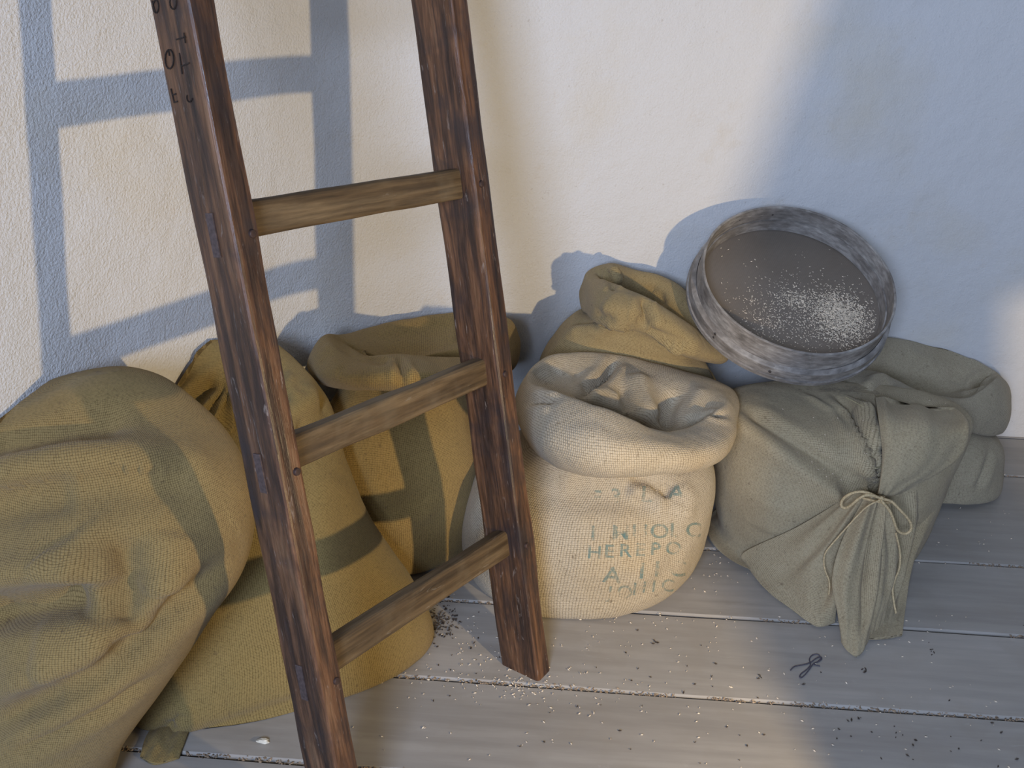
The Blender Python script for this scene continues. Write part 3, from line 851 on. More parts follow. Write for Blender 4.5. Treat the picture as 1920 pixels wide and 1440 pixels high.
# centre tail, reaching furthest forward
fan('hanging_tail', pix([(1625, 925, 1.80), (1645, 930, 1.79), (1660, 930, 1.79)]),
    flo([(1577, 1205), (1590, 1222), (1610, 1230), (1628, 1203)]),
    M_SACK_TIED, TIED, L, [(.30, .16, .014), (.62, .05, -.012), (.82, .1, .012)], 1.0,
    mids=[pix([(1580, 1010, 1.75), (1605, 1020, 1.735), (1635, 1015, 1.74), (1658, 1000, 1.76)]),
          pix([(1560, 1085, 1.695), (1585, 1100, 1.68), (1625, 1095, 1.68), (1650, 1080, 1.70)]),
          pix([(1570, 1150, 1.65), (1590, 1165, 1.635), (1622, 1160, 1.64), (1640, 1140, 1.66)])], seed=7)
fan('hanging_tail', pix([(1645, 935, 1.795), (1655, 935, 1.79), (1668, 940, 1.80)]),
    flo([(1618, 1200), (1640, 1185), (1656, 1170)]),
    M_SACK_TIED, TIED, L, [(.25, .15, .012), (.7, .15, .010)], 1.0,
    mids=[pix([(1640, 1030, 1.745), (1665, 1030, 1.745), (1685, 1030, 1.77)]),
          pix([(1632, 1120, 1.69), (1658, 1110, 1.70), (1672, 1095, 1.73)])], seed=9)
# right, shaded side of the gathered cloth
fan('hanging_side', pix([(1640, 935, 1.82), (1700, 925, 1.86), (1810, 800, 1.98)]),
    flo([(1620, 1198), (1660, 1196), (1692, 1190)]),
    M_SACK_TIED, TIED, L, [(.3, .1, -.014), (.55, .08, .014), (.75, .08, -.012)], 1.0,
    mids=[pix([(1650, 1000, 1.80), (1700, 985, 1.84), (1768, 930, 1.92)]),
          pix([(1645, 1080, 1.75), (1685, 1070, 1.78), (1715, 1050, 1.82)]),
          pix([(1635, 1140, 1.70), (1670, 1135, 1.72), (1700, 1125, 1.74)])], seed=11)
# flap of the mouth above the knot, on the right
fan('folded_flap', pix([(1642, 744, 2.05), (1690, 760, 2.03), (1750, 770, 2.02), (1795, 767, 2.02)]),
    pix([(1648, 925, 1.80), (1656, 928, 1.80), (1672, 930, 1.81), (1690, 925, 1.83)]),
    M_SACK_TIED, TIED, L, [(.12, .1, .010), (.5, .25, .014), (.95, .06, .006)], 1.0,
    mids=[pix([(1648, 790, 1.93), (1700, 800, 1.90), (1760, 810, 1.90), (1818, 800, 1.92)]),
          pix([(1654, 850, 1.87), (1690, 860, 1.85), (1740, 870, 1.86), (1792, 862, 1.89)])], seed=13)

# pinched bottom corner of the leaning sack, lying out on the floor
fan('corner_ear', pix([(292, 1352, 1.395), (325, 1350, 1.40), (362, 1345, 1.405)]), flo([(262, 1418), (290, 1432), (335, 1420)]),
    M_SACK_LEAN, GATH, (-.43, 1.64, 0), [(.3, .15, .004), (.6, .1, -.003), (.8, .1, .004)], 1.0, n=60, m=24,
    mids=[pix([(272, 1385, 1.35), (308, 1385, 1.345), (350, 1380, 1.355)])], seed=5)


# ------------------------------------------------------------------ ladder
LU = np.array([-.1186, .1645, .9792]); LU /= np.linalg.norm(LU)
LW = np.array([.5777, .8101, -.1001]); LW -= LU * (LW @ LU); LW /= np.linalg.norm(LW)
LN = np.cross(LW, LU)                       # towards the camera's right
if LN @ np.array([.8, -.6, 0]) < 0: LN = -LN
FOOT_R = at_z(985, 1250)
SPAN = .507; TH, DP = .043, .088
def frame(o, origin, x, y, z):
    o.matrix_world = Matrix(((x[0], y[0], z[0], origin[0]), (x[1], y[1], z[1], origin[1]), (x[2], y[2], z[2], origin[2]), (0, 0, 0, 1)))

def beam(sx, sy, z0, z1, bev, wob=.0015, seed=0, nz=90, foot=None):
    """worn timber: rectangle with rounded arrises, edges wandering along the length"""
    bm = bmesh.new(); rows = []
    for k in range(nz + 1):
        z = z0 + (z1 - z0) * k / nz
        prof = []
        for (cx, cy, a0) in ((1, 1, 0), (-1, 1, 90), (-1, -1, 180), (1, -1, 270)):
            b = bev * (1 + .6 * noise.noise(Vector((z * 6, cx * 3 + seed, cy * 5))))
            for t in (0, 30, 60, 90):
                a = math.radians(a0 + t)
                prof.append((cx * (sx / 2 - b) + b * math.cos(a), cy * (sy / 2 - b) + b * math.sin(a)))
        row = []
        for (x, y) in prof:
            w = wob * noise.noise(Vector((x * 30 + seed, y * 30, z * 9)))
            zz = z
            if foot and k == 0: zz = z + foot[0] * x + foot[1] * y
            row.append(bm.verts.new((x * (1 + w / sx * 2), y * (1 + w / sy * 2), zz)))
        rows.append(row)
    c = len(rows[0])
    for a, b in zip(rows[:-1], rows[1:]):
        for j in range(c): bm.faces.new((a[j], a[(j + 1) % c], b[(j + 1) % c], b[j]))
    bm.faces.new(rows[0][::-1]); bm.faces.new(rows[-1])
    me = bpy.data.meshes.new('beam'); bm.to_mesh(me); bm.free()
    return me

lad = empty('ladder', tuple(FOOT_R))
tag(lad, 'dark worn wooden ladder standing in front of the sacks', 'ladder')
Rm = Matrix(((LN[0], LW[0], LU[0], FOOT_R[0]), (LN[1], LW[1], LU[1], FOOT_R[1]), (LN[2], LW[2], LU[2], FOOT_R[2]), (0, 0, 0, 1)))
lad.matrix_world = Rm
# the ladder's own axes: x = out of its front face, y = towards the right stile, z = up along the stiles
def lpart(name, me, mat, loc, parent=lad, smooth=False):
    o = link_mesh(name, me, mat, parent, smooth); o.location = loc
    return o
fx, fy = -LN[2] / LU[2], -LW[2] / LU[2]     # bottom cut parallel to the floor
st_r = lpart('stile', beam(DP, TH, 0.0, 2.1, .007, seed=1, foot=(fx, fy)), M_STILE, (0, 0, 0)); st_r.data.name = 'stile'
zL = -(-SPAN * LW[2]) / LU[2]
st_l = lpart('stile', beam(.078, TH, zL, 2.1, .007, seed=4, foot=(fx, fy)), M_STILE, (0, -SPAN, 0))
RS = [.273, .604, .936, 1.268, 1.6]
for k, s in enumerate(RS):
    me = beam(.030, .050, -SPAN + TH / 2 - .001, -TH / 2 + .001, .007, seed=10 + k, nz=30)
    # built along z: turn so that z runs along the ladder's y
    me.transform(Matrix(((1, 0, 0, 0), (0, 0, 1, 0), (0, 1, 0, 0), (0, 0, 0, 1)))); me.flip_normals()
    r = lpart('rung', me, M_RUNG_Y, (0, 0, s)); r.rotation_euler = (-.026, 0, 0)
    # tenon end seen in the outer face of the left stile
    for (yy, st) in ((-SPAN - TH / 2, st_l), (TH / 2, st_r)):
        bm = bmesh.new(); bmesh.ops.create_cube(bm, size=1.0)
        bmesh.ops.scale(bm, vec=(.014, .004, .058), verts=bm.verts)
        me2 = bpy.data.meshes.new('tenon'); bm.to_mesh(me2); bm.free()
        t = link_mesh('tenon', me2, M_TENON, st, smooth=False)
        t.location = (0, (-TH / 2 if yy < -.1 else TH / 2), s)
    for yy, st in ((0, st_r), (0, st_l)):
        bm = bmesh.new()
        bmesh.ops.create_cone(bm, cap_ends=True, segments=16, radius1=.0065, radius2=.0052, depth=.006)
        bmesh.ops.rotate(bm, cent=(0, 0, 0), matrix=Matrix.Rotation(math.pi / 2, 3, 'Y'), verts=bm.verts)
        bmesh.ops.bevel(bm, geom=[e for e in bm.edges], offset=.0008, segments=1, affect='EDGES')
        me3 = bpy.data.meshes.new('peg'); bm.to_mesh(me3); bm.free()
        p = link_mesh('peg', me3, M_PEG, st, smooth=False)
        p.location = ((DP if st is st_r else .078) / 2 + .001, -.006 if st is st_r else .008, s - .004)
# letters scratched into the outer face of the left stile, reading down its length
def letters(txt, size, name, mat):
    cu = bpy.data.curves.new(name, 'FONT'); cu.body = txt; cu.size = size; cu.extrude = .0004; cu.offset = .012
    t = bpy.data.objects.new('tmp', cu); COL.objects.link(t); bpy.context.view_layer.update()
    me = bpy.data.meshes.new_from_object(t.evaluated_get(bpy.context.evaluated_depsgraph_get()))
    bpy.data.objects.remove(t); bpy.data.curves.remove(cu); me.name = name
    return me
def stroke_letter(name, polys, w, parent):
    """scratched strokes on the outer face (points given as x, z in the stile's axes)"""
    bm = bmesh.new()
    for P in polys:
        for (a, b) in zip(P[:-1], P[1:]):
            a = Vector(a); b = Vector(b); d = (b - a); l = d.length
            if l < 1e-6: continue
            d /= l; n = Vector((-d.y, d.x)) * w / 2
            vs = [a - n - d * w / 3, a + n - d * w / 3, b + n + d * w / 3, b - n + d * w / 3]
            lo_ = [bm.verts.new((v.x, -TH / 2 - .0010, v.y)) for v in vs]
            hi_ = [bm.verts.new((v.x, -TH / 2 + .001, v.y)) for v in vs]
            bm.faces.new(lo_); bm.faces.new(hi_[::-1])
            for i in range(4): bm.faces.new((lo_[i], hi_[i], hi_[(i + 1) % 4], lo_[(i + 1) % 4]))
    bmesh.ops.recalc_face_normals(bm, faces=bm.faces)
    me = bpy.data.meshes.new(name); bm.to_mesh(me); bm.free()
    return link_mesh(name, me, M_INK, parent, smooth=False)
def on_stile(px, py):
    """photograph reading -> (x, z) on the outer face of the left stile"""
    o = np.array(FOOT_R) - LW * (SPAN + TH / 2); r = ray(px, py)
    t = ((o - CAMP) @ LW) / (r @ LW); q = CAMP + r * t - o
    return (float(q @ LN), float(q @ LU))
def circ(cx, cy, rx, ry, a0, a1, n=14):
    return [(cx + rx * math.cos(math.radians(a0 + (a1 - a0) * i / n)), cy + ry * math.sin(math.radians(a0 + (a1 - a0) * i / n))) for i in range(n + 1)]
glyphs = {
    'carved_letter_g': [circ(318, 111, 8, 18, -100, 260), [(316, 93), (318, 104)]],
    'carved_letter_e': [[(321, 167), (327, 192)], [(327, 192), (333, 190)], [(324, 178), (330, 176)]],
    'carved_letter_t': [[(337, 100), (342, 138)], [(341, 124), (355, 118)]],
    'carved_letter_h': [[(331, 74), (348, 69)], [(345, 62), (348, 80)]],
    'carved_letter_c': [circ(356, 182, 5, 9, 20, 200)],
    'carved_letter_p': [circ(293, 12, 5, 12, 0, 360), [(286, 2), (292, 24)]],
    'carved_letter_d': [circ(325, 4, 6, 13, 0, 360)]}
for nm_, polys in glyphs.items():
    stroke_letter('carved_letter', [[on_stile(*q) for q in P] for P in polys], .0016, st_l)


# ------------------------------------------------------------------ sieve
SV_R = .222; SV_H = .088
SV_C = Vector(at_y(1490, 537, 2.18))
sn = Vector((.10, -.50, .86)).normalized()
sx = Vector((1, .05, -.085)); sx = (sx - sn * sx.dot(sn)).normalized(); sy = sn.cross(sx)
SV_M = Matrix(((sx.x, sy.x, sn.x, SV_C.x), (sx.y, sy.y, sn.y, SV_C.y), (sx.z, sy.z, sn.z, SV_C.z), (0, 0, 0, 1)))
sv = empty('sieve', SV_C); sv.matrix_world = SV_M
tag(sv, 'round grey bentwood sieve with a wire bottom leaning on the sacks against the wall', 'sieve')
def band(name, prof, mat, parent, n=160, wob=.0018, seed=0, a0=0, a1=360, taper=False):
    """closed profile (r, z) turned round the axis, a little out of true"""
    bm = bmesh.new(); full = (a1 - a0) >= 359.9; rings = []
    cnt = n if full else n + 1
    for k in range(cnt):
        a = math.radians(a0 + (a1 - a0) * k / n)
        w = wob * math.sin(2 * a + seed) + wob * .8 * noise.noise(Vector((math.cos(a) * 2 + seed, math.sin(a) * 2, seed)))
        wz = wob * 1.2 * noise.noise(Vector((math.cos(a) * 1.6, math.sin(a) * 1.6, seed + 5)))
        rings.append([bm.verts.new(((r + w) * math.cos(a), (r + w) * math.sin(a), z + wz)) for r, z in prof])
    m = len(prof)
    for k in range(n):
        A, B = rings[k], rings[(k + 1) % cnt]
        for j in range(m): bm.faces.new((A[j], B[j], B[(j + 1) % m], A[(j + 1) % m]))
    if not full:
        bm.faces.new(rings[0][::-1]); bm.faces.new(rings[-1])
    bmesh.ops.recalc_face_normals(bm, faces=bm.faces)
    me = bpy.data.meshes.new(name); bm.to_mesh(me); bm.free()
    o = link_mesh(name, me, mat, parent, smooth=False)
    for p in me.polygons: p.use_smooth = False
    return o
t = .0055
hoop = band('hoop', [(SV_R - t, -.055), (SV_R, -.055), (SV_R, .033), (SV_R - .001, .0345), (SV_R - t + .001, .0345), (SV_R - t, .033)], M_HOOP, sv, seed=1)
o = band('outer_band', [(SV_R + .0008, -.058), (SV_R + t + .006, -.058), (SV_R + t + .006, -.026), (SV_R + t + .003, -.0235), (SV_R + .0008, -.0205)], M_HOOP, sv, seed=1.3)
band('inner_band', [(SV_R - t - .006, -.036), (SV_R - t - .0006, -.036), (SV_R - t - .0006, -.006), (SV_R - t - .004, -.006)], M_HOOP, sv, seed=1.1)
band('rim_strip', [(SV_R + t + .0062, -.059), (SV_R + t + .010, -.059), (SV_R + t + .010, -.050), (SV_R + t + .0062, -.049)], M_HOOP, sv, seed=1.2)
# gauze
bm = bmesh.new(); n = 96; rr = SV_R - t - .0004
prev = None; c0 = bm.verts.new((0, 0, -.043))
for q in range(1, 13):
    r = rr * q / 12
    ring = [bm.verts.new((r * math.cos(2 * math.pi * k / n), r * math.sin(2 * math.pi * k / n), -.043 + .005 * (q / 12) ** 2 + .0008 * noise.noise(Vector((k * .3, q, 0))))) for k in range(n)]
    for k in range(n):
        if prev is None: bm.faces.new((c0, ring[k], ring[(k + 1) % n]))
        else: bm.faces.new((prev[k], ring[k], ring[(k + 1) % n], prev[(k + 1) % n]))
    prev = ring
me = bpy.data.meshes.new('wire_gauze'); bm.to_mesh(me); bm.free()
g = link_mesh('wire_gauze', me, M_GAUZE, sv)
# lapped joint of the hoop with clench nails
for (aa, zz) in ((96, .010), (96, -.012), (120, .012), (214, -.040), (214, -.028), (250, -.036)):
    bm = bmesh.new(); bmesh.ops.create_uvsphere(bm, u_segments=10, v_segments=6, radius=.0035)
    bmesh.ops.scale(bm, vec=(.5, 1, 1), verts=bm.verts)
    me = bpy.data.meshes.new('nail'); bm.to_mesh(me); bm.free()
    inside = aa < 180
    p = link_mesh('nail', me, M_IRON, sv); a = math.radians(aa); r_ = SV_R - t - .0005 if inside else SV_R + t + .0065
    p.location = (r_ * math.cos(a), r_ * math.sin(a), zz); p.rotation_euler = (0, 0, a)

# ---- loose grain, husks: thousands of tiny kernels in one mesh each
def kernels(name, spots, size, mat, parent=None, loc=(0, 0, 0), seed=0, flat=.45):
    """spots: list of (point, normal); one low double-pyramid kernel at each"""
    rg = np.random.default_rng(seed); V = []; F = []
    for (p, nrm) in spots:
        s = size * (0.55 + .9 * rg.random()); a = rg.random() * 6.283
        nz = np.array(nrm, float); nz /= np.linalg.norm(nz) + 1e-9
        h = np.array([1, 0, 0]) if abs(nz[0]) < .8 else np.array([0, 1, 0])
        u = np.cross(nz, h); u /= np.linalg.norm(u); v = np.cross(nz, u)
        u2 = u * math.cos(a) + v * math.sin(a); v2 = np.cross(nz, u2)
        c = np.array(p, float) + nz * s * flat * .5
        b = len(V)
        V += [c + u2 * s, c + v2 * s * .45, c - u2 * s, c - v2 * s * .45, c + nz * s * flat, c - nz * s * flat]
        F += [(b, b + 1, b + 4), (b + 1, b + 2, b + 4), (b + 2, b + 3, b + 4), (b + 3, b, b + 4), (b + 1, b, b + 5), (b + 2, b + 1, b + 5), (b + 3, b + 2, b + 5), (b, b + 3, b + 5)]
    me = bpy.data.meshes.new(name)
    me.from_pydata([tuple(np.array(x) - np.array(loc)) for x in V], [], F); me.update()
    o = link_mesh(name, me, mat, parent, smooth=False)
    return o
rg = np.random.default_rng(5); spots = []
Mi = SV_M.inverted()
def sieve_pt(px, py):
    r = Vector(ray(px, py)); o_ = Mi @ Vector((0, 0, CAMH)); d = (Mi.to_3x3() @ r)
    t_ = (-.0405 - o_.z) / d.z; return o_ + d * t_
heap = sieve_pt(1575, 595); second = sieve_pt(1490, 560); wide = sieve_pt(1510, 590)
for (c, sxx, syy, cnt) in ((heap, .030, .035, 2300), (heap, .05, .045, 1000), (second, .018, .016, 260), (wide, .075, .05, 900), (sieve_pt(1440, 600), .035, .03, 160), (Vector((0, 0, 0)), .10, .09, 160)):
    for _ in range(cnt):
        x = c.x + rg.normal() * sxx; y = c.y + rg.normal() * syy
        if math.hypot(x, y) > rr - .012: continue
        hgt = .007 * math.exp(-((x - heap.x) ** 2 + (y - heap.y) ** 2) / .0016)
        z = -.043 + .005 * ((x * x + y * y) / rr ** 2) + .0006 + rg.random() * hgt
        w = SV_M @ Vector((x, y, z)); spots.append((w, sn))
o = kernels('bran_flakes', spots, .0022, M_CHAFF, seed=3)
tag(o, 'pale husks and bran scattered on the wire bottom of the sieve', 'bran', kind='stuff')


# ------------------------------------------------------------------ small things
# ---- lamp stand outside the frame on the right: stand, head and an added flap that blocks part of its beam
ls = empty('floor_lamp', (LAMP.x, LAMP.y, 0)); tag(ls, 'small floor lamp on a thin stand to the right, outside the picture', 'lamp')
def box(name, c, s, mat, parent, loc=(0, 0, 0), bev=.002):
    bm = bmesh.new(); bmesh.ops.create_cube(bm, size=1.0); bmesh.ops.scale(bm, vec=s, verts=bm.verts)
    if bev: bmesh.ops.bevel(bm, geom=bm.edges[:], offset=bev, segments=2, affect='EDGES')
    me = bpy.data.meshes.new(name); bm.to_mesh(me); bm.free()
    o = link_mesh(name, me, mat, parent, smooth=False); o.location = Vector(c) - Vector(loc)
    return o
# flap: an unseen sheet added to block the light, 42 cm in front of the bulb, its edges set by what it shades on the wall
def on_wall(px, py):
    r = ray(px, py); best = None
    for a_, b_ in zip(WPA[:-1], WPA[1:]):
        M_ = np.array([[r[0], -(b_ - a_)[0]], [r[1], -(b_ - a_)[1]]])
        if abs(np.linalg.det(M_)) < 1e-9: continue
        t_, u_ = np.linalg.solve(M_, a_)
        if 0 <= u_ <= 1 and t_ > 0 and (best is None or t_ < best): best = t_
    return Vector(CAMP + r * best)
W1, W2 = on_wall(1505, 0), on_wall(1385, 370)
dW = (W2 - W1); ptsW = [W1 - dW * 2.2, W2 + dW * 4.2]
def onto_flap(q, k=.42): d = q - LAMP; return LAMP + d * (k / d.y)
top, low = onto_flap(ptsW[0]), onto_flap(ptsW[1], .20)
n1, n2 = onto_flap(on_wall(1884, 905)), onto_flap(on_wall(1888, 560))
P = [low, low + Vector((.75, 0, 0)), Vector((low.x + .75, n1.y, n1.z)), n1, n2, n2 + Vector((.55, 0, .12)), top + Vector((.6, 0, .1)), top]
bm = bmesh.new(); f1 = [bm.verts.new(p) for p in P]; f2 = [bm.verts.new(p + Vector((0, -.0015, 0))) for p in P]
bm.faces.new(f1[::-1]); bm.faces.new(f2)
for i in range(len(P)): bm.faces.new((f1[i], f1[(i + 1) % len(P)], f2[(i + 1) % len(P)], f2[i]))
bmesh.ops.recalc_face_normals(bm, faces=bm.faces)
for v in bm.verts: v.co -= Vector((LAMP.x, LAMP.y, 0))
me = bpy.data.meshes.new('blocker_flap'); bm.to_mesh(me); bm.free()
link_mesh('blocker_flap', me, M_IRON, ls, smooth=False)
tube_mesh('stand', [(LAMP.x, LAMP.y - .06, .012), (LAMP.x, LAMP.y - .06, .25), (LAMP.x, LAMP.y - .06, LAMP.z)], .008, M_IRON, ls, loc=(LAMP.x, LAMP.y, 0))
box('lamp_base', (LAMP.x, LAMP.y - .06, .01), (.2, .2, .02), M_IRON, ls, loc=(LAMP.x, LAMP.y, 0))
box('lamp_head', (LAMP.x, LAMP.y - .055, LAMP.z), (.07, .05, .07), M_IRON, ls, loc=(LAMP.x, LAMP.y, 0))
tube_mesh('blocker_arm', [(LAMP.x + .03, LAMP.y - .05, LAMP.z), (LAMP.x + .12, LAMP.y + .05, LAMP.z), (LAMP.x + .12, LAMP.y + .416, LAMP.z)], .004, M_IRON, ls, loc=(LAMP.x, LAMP.y, 0))

# ---- twine bow on the tied sack
def bow_pts(L): return [at_y(*q) for q in L]
bw = empty('twine_bow', (.70, 1.79, .21)); tag(bw, 'thin tan twine tied in a loose bow round the neck of the grey-tan sack', 'twine')
BL = (.70, 1.79, .21)
tube_mesh('loop', bow_pts([(1652, 936, 1.765), (1630, 922, 1.755), (1600, 922, 1.76), (1578, 936, 1.775), (1577, 952, 1.775), (1590, 953, 1.765), (1606, 938, 1.755), (1628, 924, 1.75), (1650, 934, 1.755)]), .0028, M_CORD, bw, loc=BL)
tube_mesh('loop', bow_pts([(1652, 936, 1.76), (1668, 936, 1.76), (1684, 952, 1.76), (1706, 975, 1.765), (1711, 992, 1.765), (1698, 1003, 1.765), (1682, 996, 1.76), (1676, 975, 1.755), (1668, 955, 1.75), (1652, 938, 1.75)]), .0028, M_CORD, bw, loc=BL)
tube_mesh('loose_end', bow_pts([(1650, 938, 1.75), (1630, 944, 1.745), (1600, 975, 1.745), (1560, 1020, 1.745), (1544, 1040, 1.735), (1546, 1070, 1.715), (1558, 1092, 1.70), (1554, 1115, 1.69)]), .0017, M_CORD, bw, loc=BL)
tube_mesh('loose_end', bow_pts([(1680, 1000, 1.755), (1688, 1030, 1.76), (1688, 1065, 1.74), (1676, 1090, 1.72), (1672, 1110, 1.715), (1680, 1150, 1.69)]), .0022, M_CORD, bw, loc=BL)
tube_mesh('wrap', bow_pts([(1618, 934, 1.785), (1632, 938, 1.768), (1655, 942, 1.762), (1668, 944, 1.775), (1672, 940, 1.80)]), .0026, M_CORD, bw, loc=BL)
bm = bmesh.new(); bmesh.ops.create_uvsphere(bm, u_segments=12, v_segments=8, radius=.0065); bmesh.ops.scale(bm, vec=(1, .8, 1.2), verts=bm.verts)
me = bpy.data.meshes.new('knot'); bm.to_mesh(me); bm.free()
kn = link_mesh('knot', me, M_CORD, bw); kn.location = Vector(at_y(1652, 937, 1.757)) - Vector(BL)

# ---- stencil on the printed sack
BV = BVHTree.FromPolygons([tuple(v) for v in G_PRINT.reshape(-1, 3)], [tuple(f) for f in grid_faces(*G_PRINT.shape[:2])])
def stencil_text(txt, px, py, h, ang, sq=1.0):
    me = letters(txt, 1.0, 'stencil', None)
    bm = bmesh.new(); bm.from_mesh(me)
    bmesh.ops.delete(bm, geom=[f for f in bm.faces if f.normal.z < .5], context='FACES')
    bmesh.ops.triangulate(bm, faces=bm.faces)
    for _ in range(3):
        bmesh.ops.subdivide_edges(bm, edges=[e for e in bm.edges if e.calc_length() > .12], cuts=1)
        bmesh.ops.triangulate(bm, faces=bm.faces)
    c, s_ = math.cos(math.radians(ang)), math.sin(math.radians(ang)); dead = []
    for v in bm.verts:
        x, y = v.co.x * h * sq, v.co.y * h
        X, Y = px + x * c + y * s_, py + x * s_ - y * c
        r = ray(X, Y); r = r / np.linalg.norm(r)
        hit = BV.ray_cast(Vector(CAMP), Vector(r), 5)
        if hit[0] is None: dead.append(v); continue
        nn_ = hit[1] if hit[1].dot(Vector(r)) < 0 else -hit[1]
        v.co = hit[0] + nn_ * .0012 - Vector((.15, 1.9, 0))
    bmesh.ops.delete(bm, geom=dead, context='VERTS')
    me2 = bpy.data.meshes.new('stencil_letter'); bm.to_mesh(me2); bm.free(); bpy.data.meshes.remove(me)
    o = link_mesh('stencil_letter', me2, M_STENCIL, SACK_PRINT)
    return o
for (row, y, h, a, q) in (
        ((('F', 1104), ('3', 1142), ('L', 1200), ('A', 1252)), 946, 40, 4, 1.2),
        ((('I', 1106), ('M', 1146), ('U', 1184), ('O', 1218), ('L', 1254), ('C', 1284)), 1012, 38, 2, 1.15),
        ((('H', 1100), ('E', 1132), ('R', 1160), ('E', 1190), ('P', 1218), ('O', 1246)), 1046, 34, 3, 1.15),
        ((('A', 1130), ('I', 1196), ('I', 1224), ('C', 1250)), 1090, 42, 6, 1.2),
        ((('J', 1138), ('O', 1156), ('I', 1184), ('I', 1202), ('I', 1220), ('C', 1238)), 1120, 32, 8, 1.1)):
    for ch, x in row:
        yy = y - (x - row[0][1]) * math.tan(math.radians(a))
        stencil_text(ch, x, yy, h, a, q)
# ---- grain in the mouth of the rolled sack, grain and dirt on the floor
c = np.array([-.235, 2.075]); spots = []
rg = np.random.default_rng(11)
for _ in range(2600):
    a = rg.random() * 6.283; r_ = math.sqrt(rg.random())
    x = c[0] + .125 * r_ * math.cos(a) - .05 * r_ * math.sin(a) * .5; y = c[1] + .07 * r_ * math.cos(a) * .6 + .075 * r_ * math.sin(a)
    z = .372 + .012 * (1 - r_) + rg.random() * .004
    spots.append(((x, y, z), (rg.normal() * .3, rg.normal() * .3, 1)))
o = kernels('grain', spots, .0042, M_GRAIN, seed=8); tag(o, 'golden grain lying in the open mouth of the ochre rolled sack', 'grain', kind='stuff')

def floor_z(): return .0006
spots = []; rg = np.random.default_rng(21)
for (px, py, sx_, sy_, cnt) in ((960, 1290, 90, 22, 70), (860, 1200, 60, 45, 70), (1200, 1160, 90, 12, 40), (1080, 1230, 120, 40, 40), (1350, 1060, 40, 30, 40), (1660, 1180, 80, 20, 40), (1250, 1290, 260, 90, 60), (1650, 1330, 200, 70, 60), (880, 1330, 180, 80, 40), (1820, 1000, 80, 60, 40), (980, 1283, 25, 8, 40)):
    for _ in range(cnt):
        x, y = px + rg.normal() * sx_, py + rg.normal() * sy_
        if y > 1500 or y < 850: continue
        q = at_z(x, y); spots.append(((q[0], q[1], .0008), (rg.normal() * .2, rg.normal() * .2, 1)))
o = kernels('spilled_grain', spots, .0026, M_CHAFF, seed=9); tag(o, 'single pale kernels and husks strewn over the floor boards', 'grain', kind='stuff')
spots = []
for off in offs + [front]:
    for _ in range(900):
        s_ = rg.random() * 2.2 - .6
        p = JB0 + bdir * s_ + bperp * (off + rg.normal() * .0028)
        if noise.noise(Vector((s_ * 5, off * 10, 1))) < -.25: continue
        if p[1] > np.interp(p[0], WPA[:, 0], WPA[:, 1]) - .03 or p[0] < -.75: continue
        spots.append(((p[0], p[1], -.004 + rg.random() * .004), (rg.normal() * .3, rg.normal() * .3, 1)))
o = kernels('joint_chaff', spots, .0030, plain('brown_chaff', (.34, .25, .17), nscale=90, noise_amt=.5), seed=10)
tag(o, 'brown chaff and grain packed into the joints between the floor boards', 'chaff', kind='stuff')
spots = []
for (px, py, sx_, sy_, cnt) in ((830, 1165, 16, 16, 160), (900, 1210, 60, 40, 18), (1230, 1205, 3, 3, 5), (1420, 1270, 5, 3, 4), (1620, 1258, 4, 5, 6), (1750, 1220, 5, 6, 6), (1600, 1350, 8, 3, 5), (1300, 1300, 260, 80, 40), (1650, 1400, 200, 40, 25)):
    for _ in range(cnt):
        q = at_z(px + rg.normal() * sx_, py + rg.normal() * sy_); spots.append(((q[0], q[1], .001), (rg.normal() * .4, rg.normal() * .4, 1)))
o = kernels('dark_crumbs', spots, .0030, M_CRUMB, seed=12); tag(o, 'dark crumbs of dirt on the boards between the ladder foot and the sacks', 'dirt', kind='stuff')

# knotted bit of string
stp = [(1482, 1258), (1486, 1252), (1505, 1248), (1520, 1244), (1530, 1236), (1541, 1232), (1540, 1240), (1524, 1246), (1518, 1256), (1506, 1270), (1499, 1274), (1499, 1266), (1514, 1256), (1521, 1247), (1516, 1238), (1522, 1229), (1534, 1228), (1540, 1236), (1532, 1243), (1520, 1248), (1537, 1250)]
L3 = []
for i, q in enumerate(stp):
    p = at_z(*q); L3.append((p[0], p[1], .0016 + .0012 * (i % 3 == 1)))
o = tube_mesh('string', L3, .0011, M_STRING); tag(o, 'short dark knotted string on the floor boards in front of the tied sack', 'string')
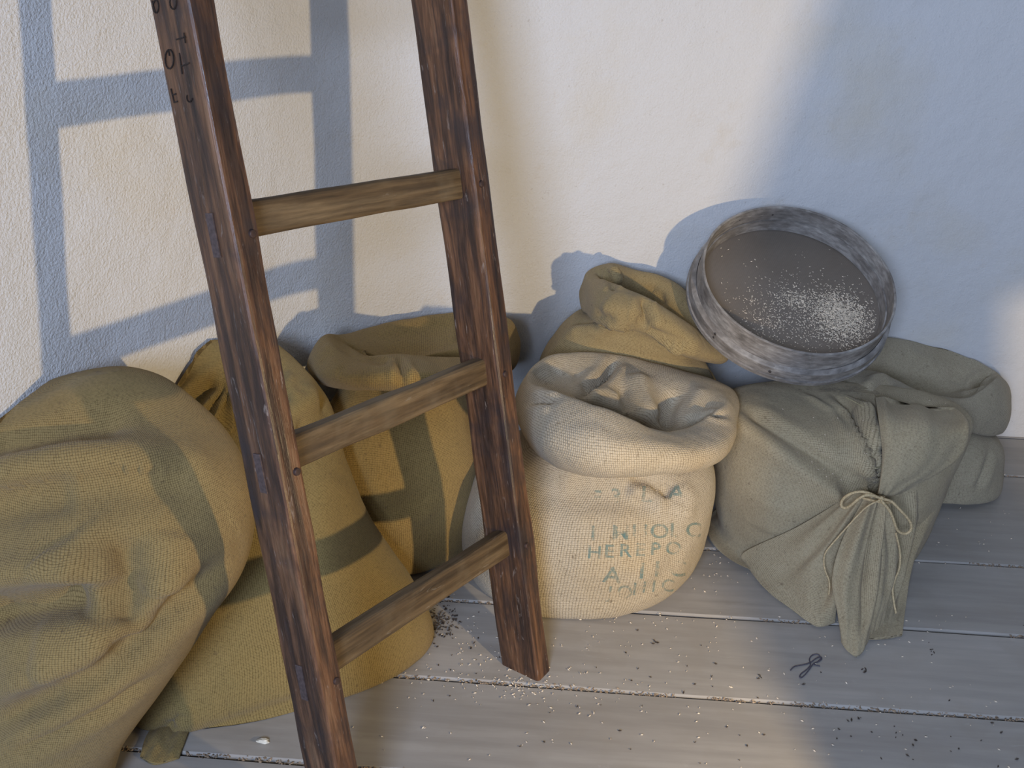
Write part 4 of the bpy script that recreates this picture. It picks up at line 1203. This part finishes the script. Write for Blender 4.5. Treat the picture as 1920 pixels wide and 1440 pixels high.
# straws on the tied sack
def straw(pts, r=.0011, lab='', mat=M_STRAW):
    o = tube_mesh('straw', [at_y(*q) for q in pts], r, mat); tag(o, lab, 'straw'); return o
BT = BVHTree.FromPolygons([tuple(v) for v in G_TIED.reshape(-1, 3)], [tuple(f) for f in grid_faces(*G_TIED.shape[:2])])
def on_sack(px, py, off=.002):
    r = ray(px, py); r = r / np.linalg.norm(r); h = BT.ray_cast(Vector(CAMP), Vector(r), 5)
    return None if h[0] is None else h[0] - Vector(r) * off
for pts, lab in (([(1560, 730), (1580, 742), (1600, 752), (1618, 762)], 'pale straw with a frayed end on top of the tied sack'),
                 ([(1575, 735), (1598, 746), (1622, 757)], 'thin straw beside the frayed one on top of the tied sack'),
                 ([(1641, 878), (1652, 876), (1662, 874)], 'short straw bit lying across the central crease of the tied sack')):
    q = [on_sack(*p) for p in pts]
    if all(x is not None for x in q):
        o = tube_mesh('straw', [tuple(x) for x in q], .0009, M_STRAW); tag(o, lab, 'straw')
# grains stuck on the tied sack and on the rolled rim
spots = []
for _ in range(260):
    px, py = (1745 + rg.normal() * 30, 815 + rg.normal() * 30) if rg.random() < .75 else (1580 + rg.normal() * 80, 840 + rg.normal() * 60)
    h = on_sack(px, py, .001)
    if h is not None: spots.append((tuple(h), tuple((Vector(CAMP) - h).normalized())))
o = kernels('dust_specks', spots, .0016, M_CHAFF, seed=14); tag(o, 'pale husk specks clinging to the tied sack', 'husks', kind='stuff')
# pale chip at the board end
q = at_z(494, 1393)
bm = bmesh.new(); bmesh.ops.create_icosphere(bm, subdivisions=2, radius=.011)
for v in bm.verts: v.co = Vector((v.co.x * 1.1, v.co.y * .45, max(v.co.z * .35, -.003))) * (1 + .6 * noise.noise(v.co * 120))
for v in bm.verts: v.co.z += .0042
me = bpy.data.meshes.new('wood_chip'); bm.to_mesh(me); bm.free()
o = link_mesh('wood_chip', me, M_WHITE, smooth=False); o.location = (q[0], q[1], 0); tag(o, 'small pale chip on the floor beside the left ladder stile', 'chip')
